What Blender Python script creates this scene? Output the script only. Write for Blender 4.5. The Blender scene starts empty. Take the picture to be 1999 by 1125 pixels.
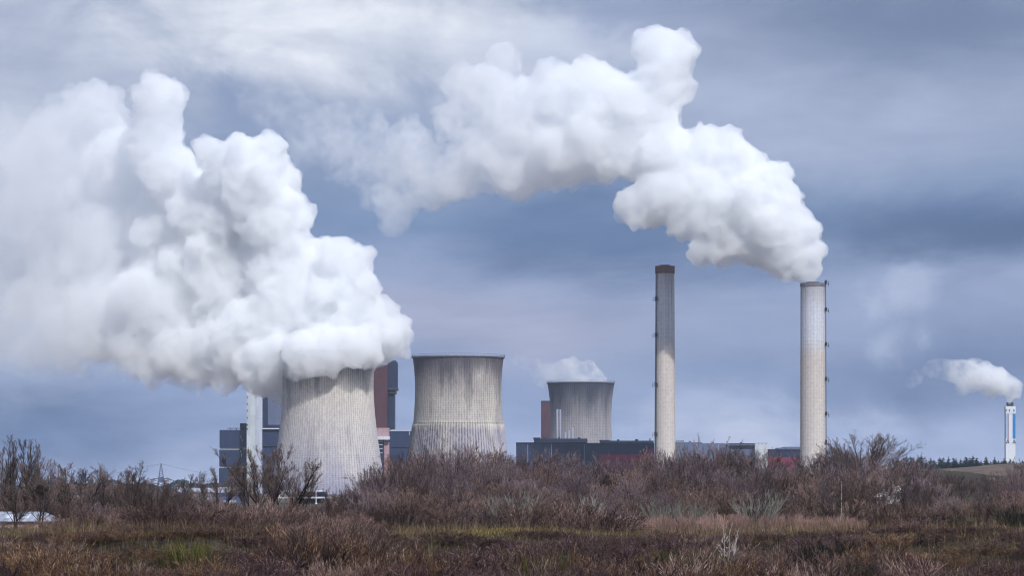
import bpy, math, random
import numpy as np
from mathutils import Vector

S = bpy.context.scene
COL = S.collection
F = 6350.0            # focal length in units of photograph pixels
HZ = 955.0            # horizon row
CZ = 3.6              # camera height above the plateau
def P(px, py, D):
    return Vector(((px - 999.5) / F * D, D, CZ + (HZ - py) / F * D))
def lin(r, g, b):
    f = lambda c: (c / 255 / 12.92) if c / 255 <= 0.04045 else ((c / 255 + 0.055) / 1.055) ** 2.4
    return (f(r), f(g), f(b), 1.0)

# ------------------------------------------------------------------ camera
cam = bpy.data.cameras.new("camera"); cam_o = bpy.data.objects.new("camera", cam); COL.objects.link(cam_o)
cam_o.location = (0, 0, CZ); cam_o.rotation_euler = (math.radians(90), 0, 0)
cam.sensor_width = 36; cam.lens = F / 1999 * 36; cam.shift_y = (HZ - 562.5) / 1999
cam.clip_start = 1; cam.clip_end = 40000
S.camera = cam_o

# ------------------------------------------------------------------ render settings
S.render.engine = 'CYCLES'
S.view_settings.view_transform = 'Standard'; S.view_settings.look = 'None'
S.view_settings.exposure = 0.0; S.view_settings.gamma = 1; S.view_settings.use_curve_mapping = False
cy = S.cycles
cy.use_denoising = True; cy.denoiser = 'OPENIMAGEDENOISE'; cy.denoising_input_passes = 'RGB_ALBEDO_NORMAL'
cy.denoising_prefilter = 'ACCURATE'
cy.use_adaptive_sampling = True; cy.adaptive_threshold = 0.03
cy.filter_width = 1.1; cy.adaptive_min_samples = 24
cy.max_bounces = 16; cy.diffuse_bounces = 2; cy.glossy_bounces = 1; cy.transmission_bounces = 1
cy.volume_bounces = 16; cy.transparent_max_bounces = 16
cy.volume_step_rate = 1.0; cy.volume_max_steps = 256
cy.sample_clamp_indirect = 4
S.render.film_transparent = False

# ------------------------------------------------------------------ node helpers
class NT:
    def __init__(s, tree): s.t = tree; s.n = tree.nodes; s.l = tree.links
    def new(s, typ, **kw):
        n = s.n.new(typ)
        for k, v in kw.items(): setattr(n, k, v)
        return n
    def put(s, sock, v):
        if v is None: return
        if hasattr(v, 'is_linked'): s.l.new(v, sock)
        else:
            if hasattr(sock.default_value, '__len__') and not hasattr(v, '__len__'): v = [v] * len(sock.default_value)
            sock.default_value = v
    def m(s, op, a, b=None, c=None, clamp=False):
        n = s.new('ShaderNodeMath', operation=op, use_clamp=clamp)
        s.put(n.inputs[0], a); s.put(n.inputs[1], b)
        if c is not None: s.put(n.inputs[2], c)
        return n.outputs[0]
    def vm(s, op, a, b=None):
        n = s.new('ShaderNodeVectorMath', operation=op); s.put(n.inputs[0], a); s.put(n.inputs[1], b)
        return n.outputs[0]
    def sep(s, v):
        n = s.new('ShaderNodeSeparateXYZ'); s.l.new(v, n.inputs[0]); return n.outputs
    def comb(s, x, y, z):
        n = s.new('ShaderNodeCombineXYZ')
        for i, v in enumerate((x, y, z)): s.put(n.inputs[i], v)
        return n.outputs[0]
    def noise(s, vec, scale, detail=4, rough=0.5, dist=0.0, color=False):
        n = s.new('ShaderNodeTexNoise'); s.put(n.inputs['Vector'], vec)
        n.inputs['Scale'].default_value = scale; n.inputs['Detail'].default_value = detail
        n.inputs['Roughness'].default_value = rough; n.inputs['Distortion'].default_value = dist
        return n.outputs['Color' if color else 'Fac']
    def ss(s, v, a, b, lo=0.0, hi=1.0, smooth=True):
        n = s.new('ShaderNodeMapRange', interpolation_type='SMOOTHSTEP' if smooth else 'LINEAR')
        s.put(n.inputs[0], v); s.put(n.inputs[1], a); s.put(n.inputs[2], b); s.put(n.inputs[3], lo); s.put(n.inputs[4], hi)
        return n.outputs[0]
    def mix(s, f, a, b, mode='MIX'):
        n = s.new('ShaderNodeMix', data_type='RGBA', blend_type=mode)
        s.put(n.inputs[0], f); s.put(n.inputs[6], a); s.put(n.inputs[7], b)
        return n.outputs[2]
    def ramp(s, f, stops):
        n = s.new('ShaderNodeValToRGB'); s.put(n.inputs[0], f); e = n.color_ramp.elements
        while len(e) < len(stops): e.new(0.5)
        for el, (p, c) in zip(e, stops): el.position = p; el.color = c
        return n.outputs[0]

# ------------------------------------------------------------------ sun and sky
SUN_EL, SUN_AZ = math.radians(44), math.radians(156)     # azimuth clockwise from +Y (the view direction)
sun = bpy.data.lights.new("sun", 'SUN'); sun.energy = 4.2; sun.angle = math.radians(1.5); sun.color = (1.0, 0.985, 0.965)
sun_o = bpy.data.objects.new("sun", sun); COL.objects.link(sun_o)
sd = Vector((math.sin(SUN_AZ) * math.cos(SUN_EL), math.cos(SUN_AZ) * math.cos(SUN_EL), math.sin(SUN_EL)))
sun_o.rotation_euler = sd.to_track_quat('Z', 'Y').to_euler(); sun_o.location = sd * 500

W = bpy.data.worlds.new("World"); S.world = W; W.use_nodes = True
W.node_tree.nodes.clear(); w = NT(W.node_tree)
sky = w.new('ShaderNodeTexSky', sky_type='NISHITA', sun_disc=False, sun_elevation=SUN_EL, sun_rotation=SUN_AZ)
tc = w.new('ShaderNodeTexCoord'); dvec = tc.outputs['Generated']
dx, dy, dz = w.sep(dvec)
def sky_layer():
    # cloud deck at infinity: soft banks in direction space (x = azimuth, z = elevation), edges torn by noise
    wn = w.noise(w.vm('MULTIPLY', dvec, (10, 10, 20)), 1.0, 6, 0.6, 0.4, color=True)
    wx, wy, wz = w.sep(wn)
    X = w.m('ADD', dx, w.m('MULTIPLY', w.m('SUBTRACT', wx, 0.5), 0.11))
    Z = w.m('ADD', dz, w.m('MULTIPLY', w.m('SUBTRACT', wz, 0.5), 0.045))
    zz = w.m('MULTIPLY', Z, F / 955.0)          # 0 horizon .. 1 top of the view
    col = w.ramp(w.m('MULTIPLY', zz, 0.5), [
        (0.0, lin(184, 198, 232)), (0.05, lin(160, 179, 220)), (0.13, lin(132, 153, 196)), (0.20, lin(146, 161, 200)), (0.27, lin(108, 135, 180)),
        (0.36, lin(146, 161, 194)), (0.47, lin(148, 160, 190)), (0.60, lin(172, 185, 214)), (1.0, lin(182, 196, 226))])
    puff = w.noise(w.vm('MULTIPLY', dvec, (26, 26, 36)), 1.0, 7, 0.62, 0.5)
    def bank(col, px, py, rx, ry, c, amt, soft=0.9, torn=0.0):
        cx, cz = (px - 999.5) / F * 0.99, (HZ - py) / F * 0.99
        a = w.m('MULTIPLY', w.m('SUBTRACT', X, cx), F / rx); b = w.m('MULTIPLY', w.m('SUBTRACT', Z, cz), F / ry)
        r = w.m('SQRT', w.m('ADD', w.m('MULTIPLY', a, a), w.m('MULTIPLY', b, b)))
        if torn: r = w.m('ADD', r, w.m('MULTIPLY', w.m('SUBTRACT', 0.5, puff), torn))
        f = w.ss(r, 1.0 - soft, 1.0 + soft * 0.3, amt, 0.0)
        return w.mix(f, col, c)
    # the left grey bank, the bright high cloud, the blue gaps and the lavender band
    col = bank(col, 1500, 250, 560, 120, lin(176, 187, 217), 0.75)
    col = bank(col, 1780, 40, 480, 150, lin(112, 128, 164), 0.85)
    col = bank(col, 1160, 465, 360, 90, lin(76, 105, 154), 0.92)
    col = bank(col, 1880, 455, 360, 85, lin(58, 88, 136), 0.95)
    col = bank(col, 900, 650, 480, 100, lin(166, 172, 204), 0.9)
    col = bank(col, 1800, 630, 460, 75, lin(144, 160, 200), 0.8)
    col = bank(col, 640, 840, 620, 110, lin(128, 151, 198), 0.4)
    col = bank(col, 1860, 730, 360, 110, lin(98, 122, 168), 0.8)
    col = bank(col, 60, 850, 430, 120, lin(80, 110, 160), 0.9)
    col = bank(col, 20, 300, 330, 480, lin(196, 204, 224), 0.95, torn=1.0)
    col = bank(col, 420, 190, 170, 150, lin(128, 146, 184), 0.85)
    col = bank(col, 1180, 60, 200, 130, lin(158, 171, 204), 0.7)
    col = bank(col, 640, 50, 460, 150, lin(238, 242, 252), 1.0, torn=1.3)
    col = bank(col, 980, 110, 260, 90, lin(206, 214, 234), 0.85, torn=1.8)
    col = bank(col, 1480, 850, 230, 80, lin(200, 210, 238), 0.85, torn=1.8)
    col = bank(col, 1370, 790, 90, 60, lin(170, 184, 220), 0.6, torn=2.0)
    col = bank(col, 1790, 565, 80, 42, lin(182, 195, 224), 0.55, torn=3.2)
    col = bank(col, 1770, 660, 60, 34, lin(170, 184, 216), 0.6, torn=2.6)
    n2 = w.noise(w.vm('MULTIPLY', dvec, (12, 12, 52)), 1.0, 7, 0.6, 0.4)
    col = w.mix(1.0, col, w.ramp(n2, [(0.36, (0.84, 0.865, 0.905, 1)), (0.64, (1.13, 1.115, 1.09, 1))]), 'MULTIPLY')
    hs = w.new('ShaderNodeHueSaturation'); hs.inputs['Saturation'].default_value = 0.98; w.l.new(col, hs.inputs['Color']); return hs.outputs[0]
cloud = sky_layer()
skyc = w.mix(1.0, sky.outputs[0], (0.09, 0.09, 0.09, 1), 'MULTIPLY')
mixed = w.mix(0.93, skyc, cloud)
bg = w.new('ShaderNodeBackground'); w.l.new(mixed, bg.inputs[0]); bg.inputs[1].default_value = 1.0
wo = w.new('ShaderNodeOutputWorld'); w.l.new(bg.outputs[0], wo.inputs[0])

# ------------------------------------------------------------------ object helpers
def tag(o, label=None, cat=None, group=None, kind=None):
    for k, v in (('label', label), ('category', cat), ('group', group), ('kind', kind)):
        if v: o[k] = v
    return o
def empty(name, loc, label=None, cat=None, group=None):
    o = bpy.data.objects.new(name, None); COL.objects.link(o); o.location = loc; o.empty_display_size = 1
    return tag(o, label, cat, group)
def wloc(o):
    v = Vector((0, 0, 0))
    while o: v += o.location; o = o.parent
    return v
class MB:
    def __init__(s): s.v = []; s.f = []; s.sm = []
    def face_block(s, V, Fs, smooth=False):
        b = len(s.v); s.v += [tuple(p) for p in V]
        s.f += [tuple(i + b for i in f) for f in Fs]; s.sm += [smooth] * len(Fs)
    def box(s, x0, x1, y0, y1, z0, z1):
        s.face_block([(x0, y0, z0), (x1, y0, z0), (x1, y1, z0), (x0, y1, z0), (x0, y0, z1), (x1, y0, z1), (x1, y1, z1), (x0, y1, z1)],
                     [(0, 3, 2, 1), (4, 5, 6, 7), (0, 1, 5, 4), (1, 2, 6, 5), (2, 3, 7, 6), (3, 0, 4, 7)]); return s
    def pbox(s, px0, px1, py0, py1, D, depth):     # photograph pixels at distance D -> a real box
        a = P(px0, py1, D); b = P(px1, py0, D)
        return s.box(a.x, b.x, D, D + depth, a.z, b.z)
    def lathe(s, prof, n, c=(0, 0), smooth=True, rfun=None):
        V = []; Fs = []
        for (r, z) in prof:
            for i in range(n):
                t = 2 * math.pi * i / n; rr = r if rfun is None else rfun(r, z, i)
                V.append((c[0] + rr * math.cos(t), c[1] + rr * math.sin(t), z))
        for k in range(len(prof) - 1):
            for i in range(n):
                j = (i + 1) % n; Fs.append((k * n + i, k * n + j, (k + 1) * n + j, (k + 1) * n + i))
        s.face_block(V, Fs, smooth); return s
    def disc(s, c, r, z, n=48):
        s.face_block([(c[0] + r * math.cos(2 * math.pi * i / n), c[1] + r * math.sin(2 * math.pi * i / n), z) for i in range(n)], [tuple(range(n))]); return s
    def bar(s, a, b, r, n=4, r2=None):
        a = Vector(a); b = Vector(b); d = (b - a).normalized(); u = d.orthogonal().normalized(); v = d.cross(u); r2 = r if r2 is None else r2
        V = [a + (u * math.cos(2 * math.pi * (i + .5) / n) + v * math.sin(2 * math.pi * (i + .5) / n)) * r for i in range(n)]
        V += [b + (u * math.cos(2 * math.pi * (i + .5) / n) + v * math.sin(2 * math.pi * (i + .5) / n)) * r2 for i in range(n)]
        s.face_block(V, [(i, (i + 1) % n, n + (i + 1) % n, n + i) for i in range(n)] + [tuple(range(n - 1, -1, -1)), tuple(range(n, 2 * n))]); return s
    def poly(s, pts, y0, y1):                      # xz polygon extruded in y
        n = len(pts)
        s.face_block([(x, y0, z) for x, z in pts] + [(x, y1, z) for x, z in pts],
                     [tuple(range(n)), tuple(range(2 * n - 1, n - 1, -1))] + [(i, n + i, n + (i + 1) % n, (i + 1) % n) for i in range(n)]); return s
    def build(s, name, mat, parent=None, loc=None):
        o0 = wloc(parent) if parent else Vector(loc or (0, 0, 0))
        me = bpy.data.meshes.new(name); me.from_pydata([(x - o0.x, y - o0.y, z - o0.z) for x, y, z in s.v], [], s.f)
        me.polygons.foreach_set('use_smooth', s.sm); me.materials.append(mat); me.update()
        o = bpy.data.objects.new(name, me); COL.objects.link(o)
        if parent: o.parent = parent
        else: o.location = o0
        return o
def np_mesh(name, V, Fs, mat, smooth=False):
    me = bpy.data.meshes.new(name); n = len(Fs); k = Fs.shape[1]
    me.vertices.add(len(V)); me.vertices.foreach_set('co', np.asarray(V, np.float32).ravel())
    me.loops.add(n * k); me.loops.foreach_set('vertex_index', np.asarray(Fs, np.int32).ravel())
    me.polygons.add(n); me.polygons.foreach_set('loop_start', np.arange(0, n * k, k, dtype=np.int32))
    me.polygons.foreach_set('loop_total', np.full(n, k, dtype=np.int32)) if bpy.app.version < (4, 1, 0) else None
    if smooth: me.polygons.foreach_set('use_smooth', np.ones(n, bool))
    me.materials.append(mat); me.update(calc_edges=True); me.validate()
    return me
def mat_new(name, rough=0.85):
    m = bpy.data.materials.new(name); m.use_nodes = True; t = NT(m.node_tree)
    b = m.node_tree.nodes['Principled BSDF']; b.inputs['Roughness'].default_value = rough; b.inputs['Specular IOR Level'].default_value = 0.25
    return m, t, b
def ocoord(t): return t.new('ShaderNodeTexCoord').outputs['Object']
def plain(name, c, rough=0.8, var=0.12, scale=0.25, streak=3.0, metal=0.0):
    m, t, b = mat_new(name, rough); o = ocoord(t)
    n = t.noise(t.vm('MULTIPLY', o, (streak, streak, 1)), scale, 5, 0.6)
    k = t.ss(n, 0.3, 0.7, 1 - var, 1 + var, smooth=False)
    n2 = t.noise(o, scale * 6, 3, 0.6); k = t.m('MULTIPLY', k, t.ss(n2, 0.3, 0.7, 1 - var * .5, 1 + var * .5, smooth=False))
    t.put(b.inputs['Base Color'], t.mix(1.0, c, t.comb(k, k, k), 'MULTIPLY')); b.inputs['Metallic'].default_value = metal
    return m
def cladding(name, c, pitch=2.4, rows=6.0):
    # sheet cladding: panel joints, slight panel-to-panel tone
    m, t, b = mat_new(name, 0.6); o = ocoord(t); x, y, z = t.sep(o)
    h = t.m('ADD', x, y)
    cell = t.comb(t.m('FLOOR', t.m('DIVIDE', h, pitch)), t.m('FLOOR', t.m('DIVIDE', z, rows)), 0.0)
    wn = t.new('ShaderNodeTexWhiteNoise'); t.l.new(cell, wn.inputs['Vector'])
    k = t.ss(wn.outputs['Value'], 0, 1, 0.92, 1.07, smooth=False)
    fx = t.m('FRACT', t.m('DIVIDE', h, pitch)); fz = t.m('FRACT', t.m('DIVIDE', z, rows))
    j = t.m('MINIMUM', t.ss(fx, 0.0, 0.06, 0.8, 1.0), t.ss(fz, 0.0, 0.05, 0.75, 1.0))
    k = t.m('MULTIPLY', k, j)
    n = t.noise(t.vm('MULTIPLY', o, (1, 1, .25)), 0.12, 5, 0.6); k = t.m('MULTIPLY', k, t.ss(n, .3, .7, .88, 1.1, smooth=False))
    t.put(b.inputs['Base Color'], t.mix(1.0, c, t.comb(k, k, k), 'MULTIPLY'))
    return m
#@@STRUCT
#@@VEG
# ------------------------------------------------------------------ ground: one sheet to the horizon
def sstep(x, a, b):
    t = np.clip((x - a) / (b - a), 0, 1); return t * t * (3 - 2 * t)
def crest(x):      # row where the plateau breaks into the bank
    return 250 + 2.2 * np.sin(x * 0.11 + 1.0) + 1.2 * np.sin(x * 0.31) + 0.6 * np.sin(x * 0.83 + 2)
def ground_z(x, y):
    x = np.asarray(x, float); y = np.asarray(y, float); c = crest(x)
    z = -5.0 * (1 - sstep(y, c - 22, c))
    z = z + 0.14 * np.exp(-((y - c - 1) / 2.5) ** 2) * (0.1 + 0.5 * np.sin(x * 0.23 + .6) + 0.25 * np.sin(x * 0.71))   # lip of the bank
    z = z + 0.25 * np.sin(x * 0.21 + y * 0.13) * sstep(y, 200, 230)
    z = z + 2.4 * sstep(x, -20, 2) * sstep(y, 262, 345) * (1 - sstep(y, 520, 700))
    z = z + 15.0 * np.exp(-((x - 262) / 92) ** 2 / 2) * np.exp(-((y - 1500) / 210) ** 2 / 2) + 5 * np.exp(-((x - 420) / 110) ** 2 / 2) * np.exp(-((y - 1550) / 260) ** 2 / 2)
    z = z + 6.5 * np.exp(-((x - 74) / 16) ** 2 / 2) * np.exp(-((y - 640) / 90) ** 2 / 2)
    z = z + 10.6 * (1 - sstep(y, 4, 60)) * (-1) * 0
    return z
def gz(x, y): return float(ground_z(x, y))
m, t, b = mat_new('ground_soil', 0.95); o = t.new('ShaderNodeNewGeometry').outputs['Position']
n1 = t.noise(o, 0.06, 8, 0.7); n2 = t.noise(o, 0.9, 6, 0.65)
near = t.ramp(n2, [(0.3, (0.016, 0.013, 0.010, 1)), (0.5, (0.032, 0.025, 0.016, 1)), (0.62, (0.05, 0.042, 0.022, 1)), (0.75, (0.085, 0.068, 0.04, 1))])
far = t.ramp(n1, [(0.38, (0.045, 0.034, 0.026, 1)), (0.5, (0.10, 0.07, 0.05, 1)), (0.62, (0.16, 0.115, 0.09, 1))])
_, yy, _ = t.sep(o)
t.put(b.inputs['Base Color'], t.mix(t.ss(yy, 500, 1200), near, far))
bm_ = t.new('ShaderNodeBump'); bm_.inputs['Distance'].default_value = 0.15; t.l.new(n2, bm_.inputs['Height']); t.l.new(bm_.outputs[0], b.inputs['Normal'])
M_ground = m
ys = np.concatenate([np.linspace(-120, 190, 12), np.arange(194, 275, 1.0), np.arange(277, 420, 4), np.arange(425, 900, 18), np.arange(920, 2100, 32), np.geomspace(2150, 16000, 24)])
xs = np.concatenate([-np.geomspace(62, 9000, 60)[::-1], np.arange(-60, 60.5, 1.0), np.geomspace(62, 9000, 60)])
GX, GY = np.meshgrid(xs, ys); GZ = ground_z(GX, GY)
nx, ny = len(xs), len(ys); ii = (np.arange(ny - 1)[:, None] * nx + np.arange(nx - 1)[None, :]).ravel()
g = bpy.data.objects.new('ground', np_mesh('ground', np.stack([GX, GY, GZ], -1).reshape(-1, 3), np.stack([ii, ii + 1, ii + nx + 1, ii + nx], 1), M_ground, True))
COL.objects.link(g); tag(g, kind='structure')

# ------------------------------------------------------------------ concrete of the towers and chimneys
def concrete(name, H, bands, nrib, rows, line=0.35, stain=(0.13, 0.12, 0.14, 1), stain_z=(0.55, 1.0), stain_amt=0.75, warm=0.5, seed=0.0, streak_amt=0.5, patch=0.0, foot=None, band=0.0):
    m, t, b = mat_new(name, 0.9); o = ocoord(t); x, y, z = t.sep(o)
    h = t.m('DIVIDE', z, H)
    a = t.m('ARCTAN2', y, x); ca, sa = t.m('COSINE', a), t.m('SINE', a)
    so = t.comb(t.m('ADD', ca, seed), sa, h)
    col = t.ramp(h, bands)
    warmn = t.noise(t.vm('MULTIPLY', so, (1.6, 1.6, 2.2)), 1.0, 4, 0.55)
    col = t.mix(t.ss(warmn, 0.46, 0.66, 0, warm), col, lin(214, 207, 196))
    n = t.noise(t.vm('MULTIPLY', so, (2.6, 2.6, 1.5)), 1.3, 5, 0.6)                    # big weather stains
    st = t.noise(t.vm('MULTIPLY', so, (26, 26, 0.9)), 1.0, 4, 0.6)                      # run-down streaks
    up = t.ss(t.m('ADD', h, t.m('MULTIPLY', t.m('SUBTRACT', n, 0.5), 0.9)), stain_z[0], stain_z[1], 0, stain_amt)
    col = t.mix(up, col, stain)
    col = t.mix(t.m('MULTIPLY', t.ss(st, 0.5, 0.75, 0, streak_amt), t.ss(h, 0.1, 1.0, 0.25, 1.0)), col, stain)
    if band: col = t.mix(t.ss(t.m('ADD', h, t.m('MULTIPLY', t.m('SUBTRACT', n, .5), .25)), .8, .97, 0, band), col, stain)
    if patch: col = t.mix(t.ss(n, 0.52, 0.62, 0, patch), col, stain)
    fa = t.m('FRACT', t.m('MULTIPLY', a, nrib / (2 * math.pi))); fz = t.m('FRACT', t.m('MULTIPLY', h, rows))
    l1 = t.ss(t.m('ABSOLUTE', t.m('SUBTRACT', fa, 0.5)), 0.16, 0.36, 1 - line, 1.0)
    l2 = t.ss(t.m('ABSOLUTE', t.m('SUBTRACT', fz, 0.5)), 0.06, 0.2, 1 - line * 0.55, 1.0)
    if foot:  # shade between the flutes put into the colour as darker upright stripes
        below = t.ss(h, foot - .004, foot + .004, 1.0, 0.0)
        l1 = t.m('MULTIPLY', l1, t.m('SUBTRACT', 1.0, t.m('MULTIPLY', below, t.ss(t.m('ABSOLUTE', t.m('SUBTRACT', fa, 0.5)), 0.2, 0.34, .5, 0)))); l2 = t.m('MAXIMUM', l2, below)
    br = t.noise(so, 34.0, 3, 0.7); k = t.m('MULTIPLY', l1, l2)
    k = t.m('ADD', k, t.m('MULTIPLY', t.m('SUBTRACT', 1.0, k), t.ss(br, 0.4, 0.7, 0, .7)))     # joints and painted flute shade, broken by wear
    wn = t.new('ShaderNodeTexWhiteNoise'); t.l.new(t.comb(t.m('FLOOR', t.m('MULTIPLY', a, nrib / (2 * math.pi))), t.m('FLOOR', t.m('MULTIPLY', h, rows)), 0.0), wn.inputs['Vector'])
    k = t.m('MULTIPLY', k, t.ss(wn.outputs['Value'], 0, 1, 0.97, 1.03, smooth=False))
    fine = t.noise(o, 0.7, 4, 0.7); k = t.m('MULTIPLY', k, t.ss(fine, .3, .7, .86, 1.12, smooth=False))
    t.put(b.inputs['Base Color'], t.mix(1.0, col, t.comb(k, k, k), 'MULTIPLY'))
    return m
M_rim = plain('rim_concrete', lin(120, 124, 138), 0.9, 0.2, 0.3)
M_inner = plain('dark_inner_concrete', lin(70, 72, 80), 0.95, 0.2, 0.2)
M_dark = plain('dark_steel', lin(52, 56, 68), 0.6, 0.15, 0.5)
M_white = cladding('pale_cladding', lin(178, 185, 192), 3.0, 7.0)
M_side = cladding('pale_grey_cladding', lin(168, 174, 190), 3.0, 9.0)
M_blue = cladding('blue_grey_cladding', lin(34, 47, 78), 3.0, 9.0)
M_blued = cladding('dark_blue_cladding', lin(28, 40, 68), 2.4, 9.0)
M_grey = cladding('grey_cladding', lin(92, 102, 128), 3.0, 9.0)
M_brick = cladding('brick_red_cladding', lin(76, 46, 55), 2.6, 3.2)
M_red = cladding('crimson_cladding', lin(122, 36, 68), 4.0, 20.0)
M_pink = plain('weathered_pink_panel', lin(160, 132, 138), 0.8, 0.25, 0.3)
M_pale = plain('pale_beam', lin(190, 194, 202), 0.7, 0.12, 0.3)
M_glass = plain('window_glass', lin(30, 36, 48), 0.15, 0.1, 0.5)
M_roofpale = plain('weathered_pale_roof', lin(176, 182, 196), 0.6, 0.3, 0.6)

def tower(name, label, px, prof, D, mat, nrib, rib, ribz=None):
    c = P(px, HZ, D); base = Vector((c.x, D, 0))
    r_of = [(hw / F * D, CZ + (HZ - py) / F * D) for py, hw in prof]
    rs = np.array([p[0] for p in r_of]); zs = np.array([p[1] for p in r_of]); o = np.argsort(zs); rs, zs = rs[o], zs[o]
    # smooth profile through the control radii
    zz = np.linspace(zs[0], zs[-1], 60); pc = np.polyfit(zs, rs, 3); rr = np.polyval(pc, zz)
    root = empty(name, base, label, 'cooling tower')
    f = MB()
    def rf(r, z, i):
        d = rib if ribz is None else (rib if z < ribz else rib * 0.12)
        return r + (d if i % 4 < 2 else 0.0)
    prof3 = [(float(r), float(z)) for r, z in zip(rr, zz)]
    if ribz:   # a clear step where the fluted foot meets the smooth shell
        prof3 = sorted(prof3 + [(float(np.polyval(pc, ribz)) - 0.4, ribz - 0.05), (float(np.polyval(pc, ribz)) + 0.25, ribz + 0.05)], key=lambda p: p[1])
    f.lathe(prof3, nrib * 4, (c.x, D), True, rf)
    f.build('shell', mat, root)
    g = MB(); g.lathe([(r - 1.0, z) for r, z in prof3[::-1]], 96, (c.x, D)); g.build('inner_shell', M_inner, root)
    R, T = float(rr[-1]), float(zz[-1]); g = MB()
    g.lathe([(R - 1.1, T - 0.2), (R - 1.1, T + 0.3), (R + 0.8, T + 0.3), (R + 0.8, T - 0.35), (R + 0.25, T - 0.9)], 128, (c.x, D), False)
    g.build('rim', M_rim, root)
    # handrail round the rim
    g = MB(); g.lathe([(R + .6, T + 1.3), (R + .72, T + 1.3), (R + .72, T + 1.42), (R + .6, T + 1.42), (R + .6, T + 1.3)], 96, (c.x, D), False)
    for i in range(72):
        t_ = 2 * math.pi * i / 72; p = (c.x + (R + .66) * math.cos(t_), D + (R + .66) * math.sin(t_)); g.bar((*p, T + .3), (*p, T + 1.35), .05)
    g.build('handrail', M_dark, root)
    return root
M_tower1 = concrete('streaked_beige_concrete', 85, [(0.0, lin(146, 146, 166)), (0.35, lin(176, 172, 176)), (0.7, lin(194, 187, 180)), (1.0, lin(164, 160, 162))], 116, 64, 0.28, lin(84, 87, 102), (0.66, 1.05), 0.75, 0.35, 0.3, 0.18, 0.2, band=.5)
M_tower2 = concrete('soot_stained_concrete', 86, [(0.0, lin(166, 164, 180)), (0.46, lin(160, 156, 168)), (0.49, lin(186, 180, 176)), (0.70, lin(174, 167, 162)), (1.0, lin(136, 131, 136))], 104, 60, 0.34, lin(74, 70, 80), (0.66, 1.0), 0.4, 0.5, 2.1, 0.14, 0.32, foot=.505, band=.75)
M_tower3 = concrete('dark_streaked_concrete', 95, [(0.0, lin(156, 154, 162)), (0.6, lin(146, 143, 148)), (1.0, lin(100, 100, 112))], 96, 40, 0.3, lin(58, 60, 76), (0.62, 1.05), 0.9, 0.1, 4.2, 0.9, band=.5)
tower('cooling_tower', 'pale ribbed concrete cooling tower whose top vanishes in the big steam plume', 640.5, [(688, 92), (735, 87.5), (780, 88.5), (820, 92.5), (860, 97), (895, 101), (967, 113)], 1950, M_tower1, 116, 0.28)
tower('cooling_tower', 'cooling tower with a fluted foot, sooty top and open rim, giving off no steam', 894.5, [(698, 88.6), (718, 86.3), (745, 84.2), (765, 83.8), (790, 85), (828, 88), (885, 94.5), (967, 106)], 2030, M_tower2, 104, 0.75, CZ + (HZ - 828) / F * 2030)
t3 = tower('cooling_tower', 'smallest dark streaked cooling tower, behind the long blue hall', 1134, [(748, 65.0), (765, 62.2), (790, 59.6), (815, 58.8), (860, 60.2), (967, 68)], 2750, M_tower3, 96, 0.3)

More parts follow.
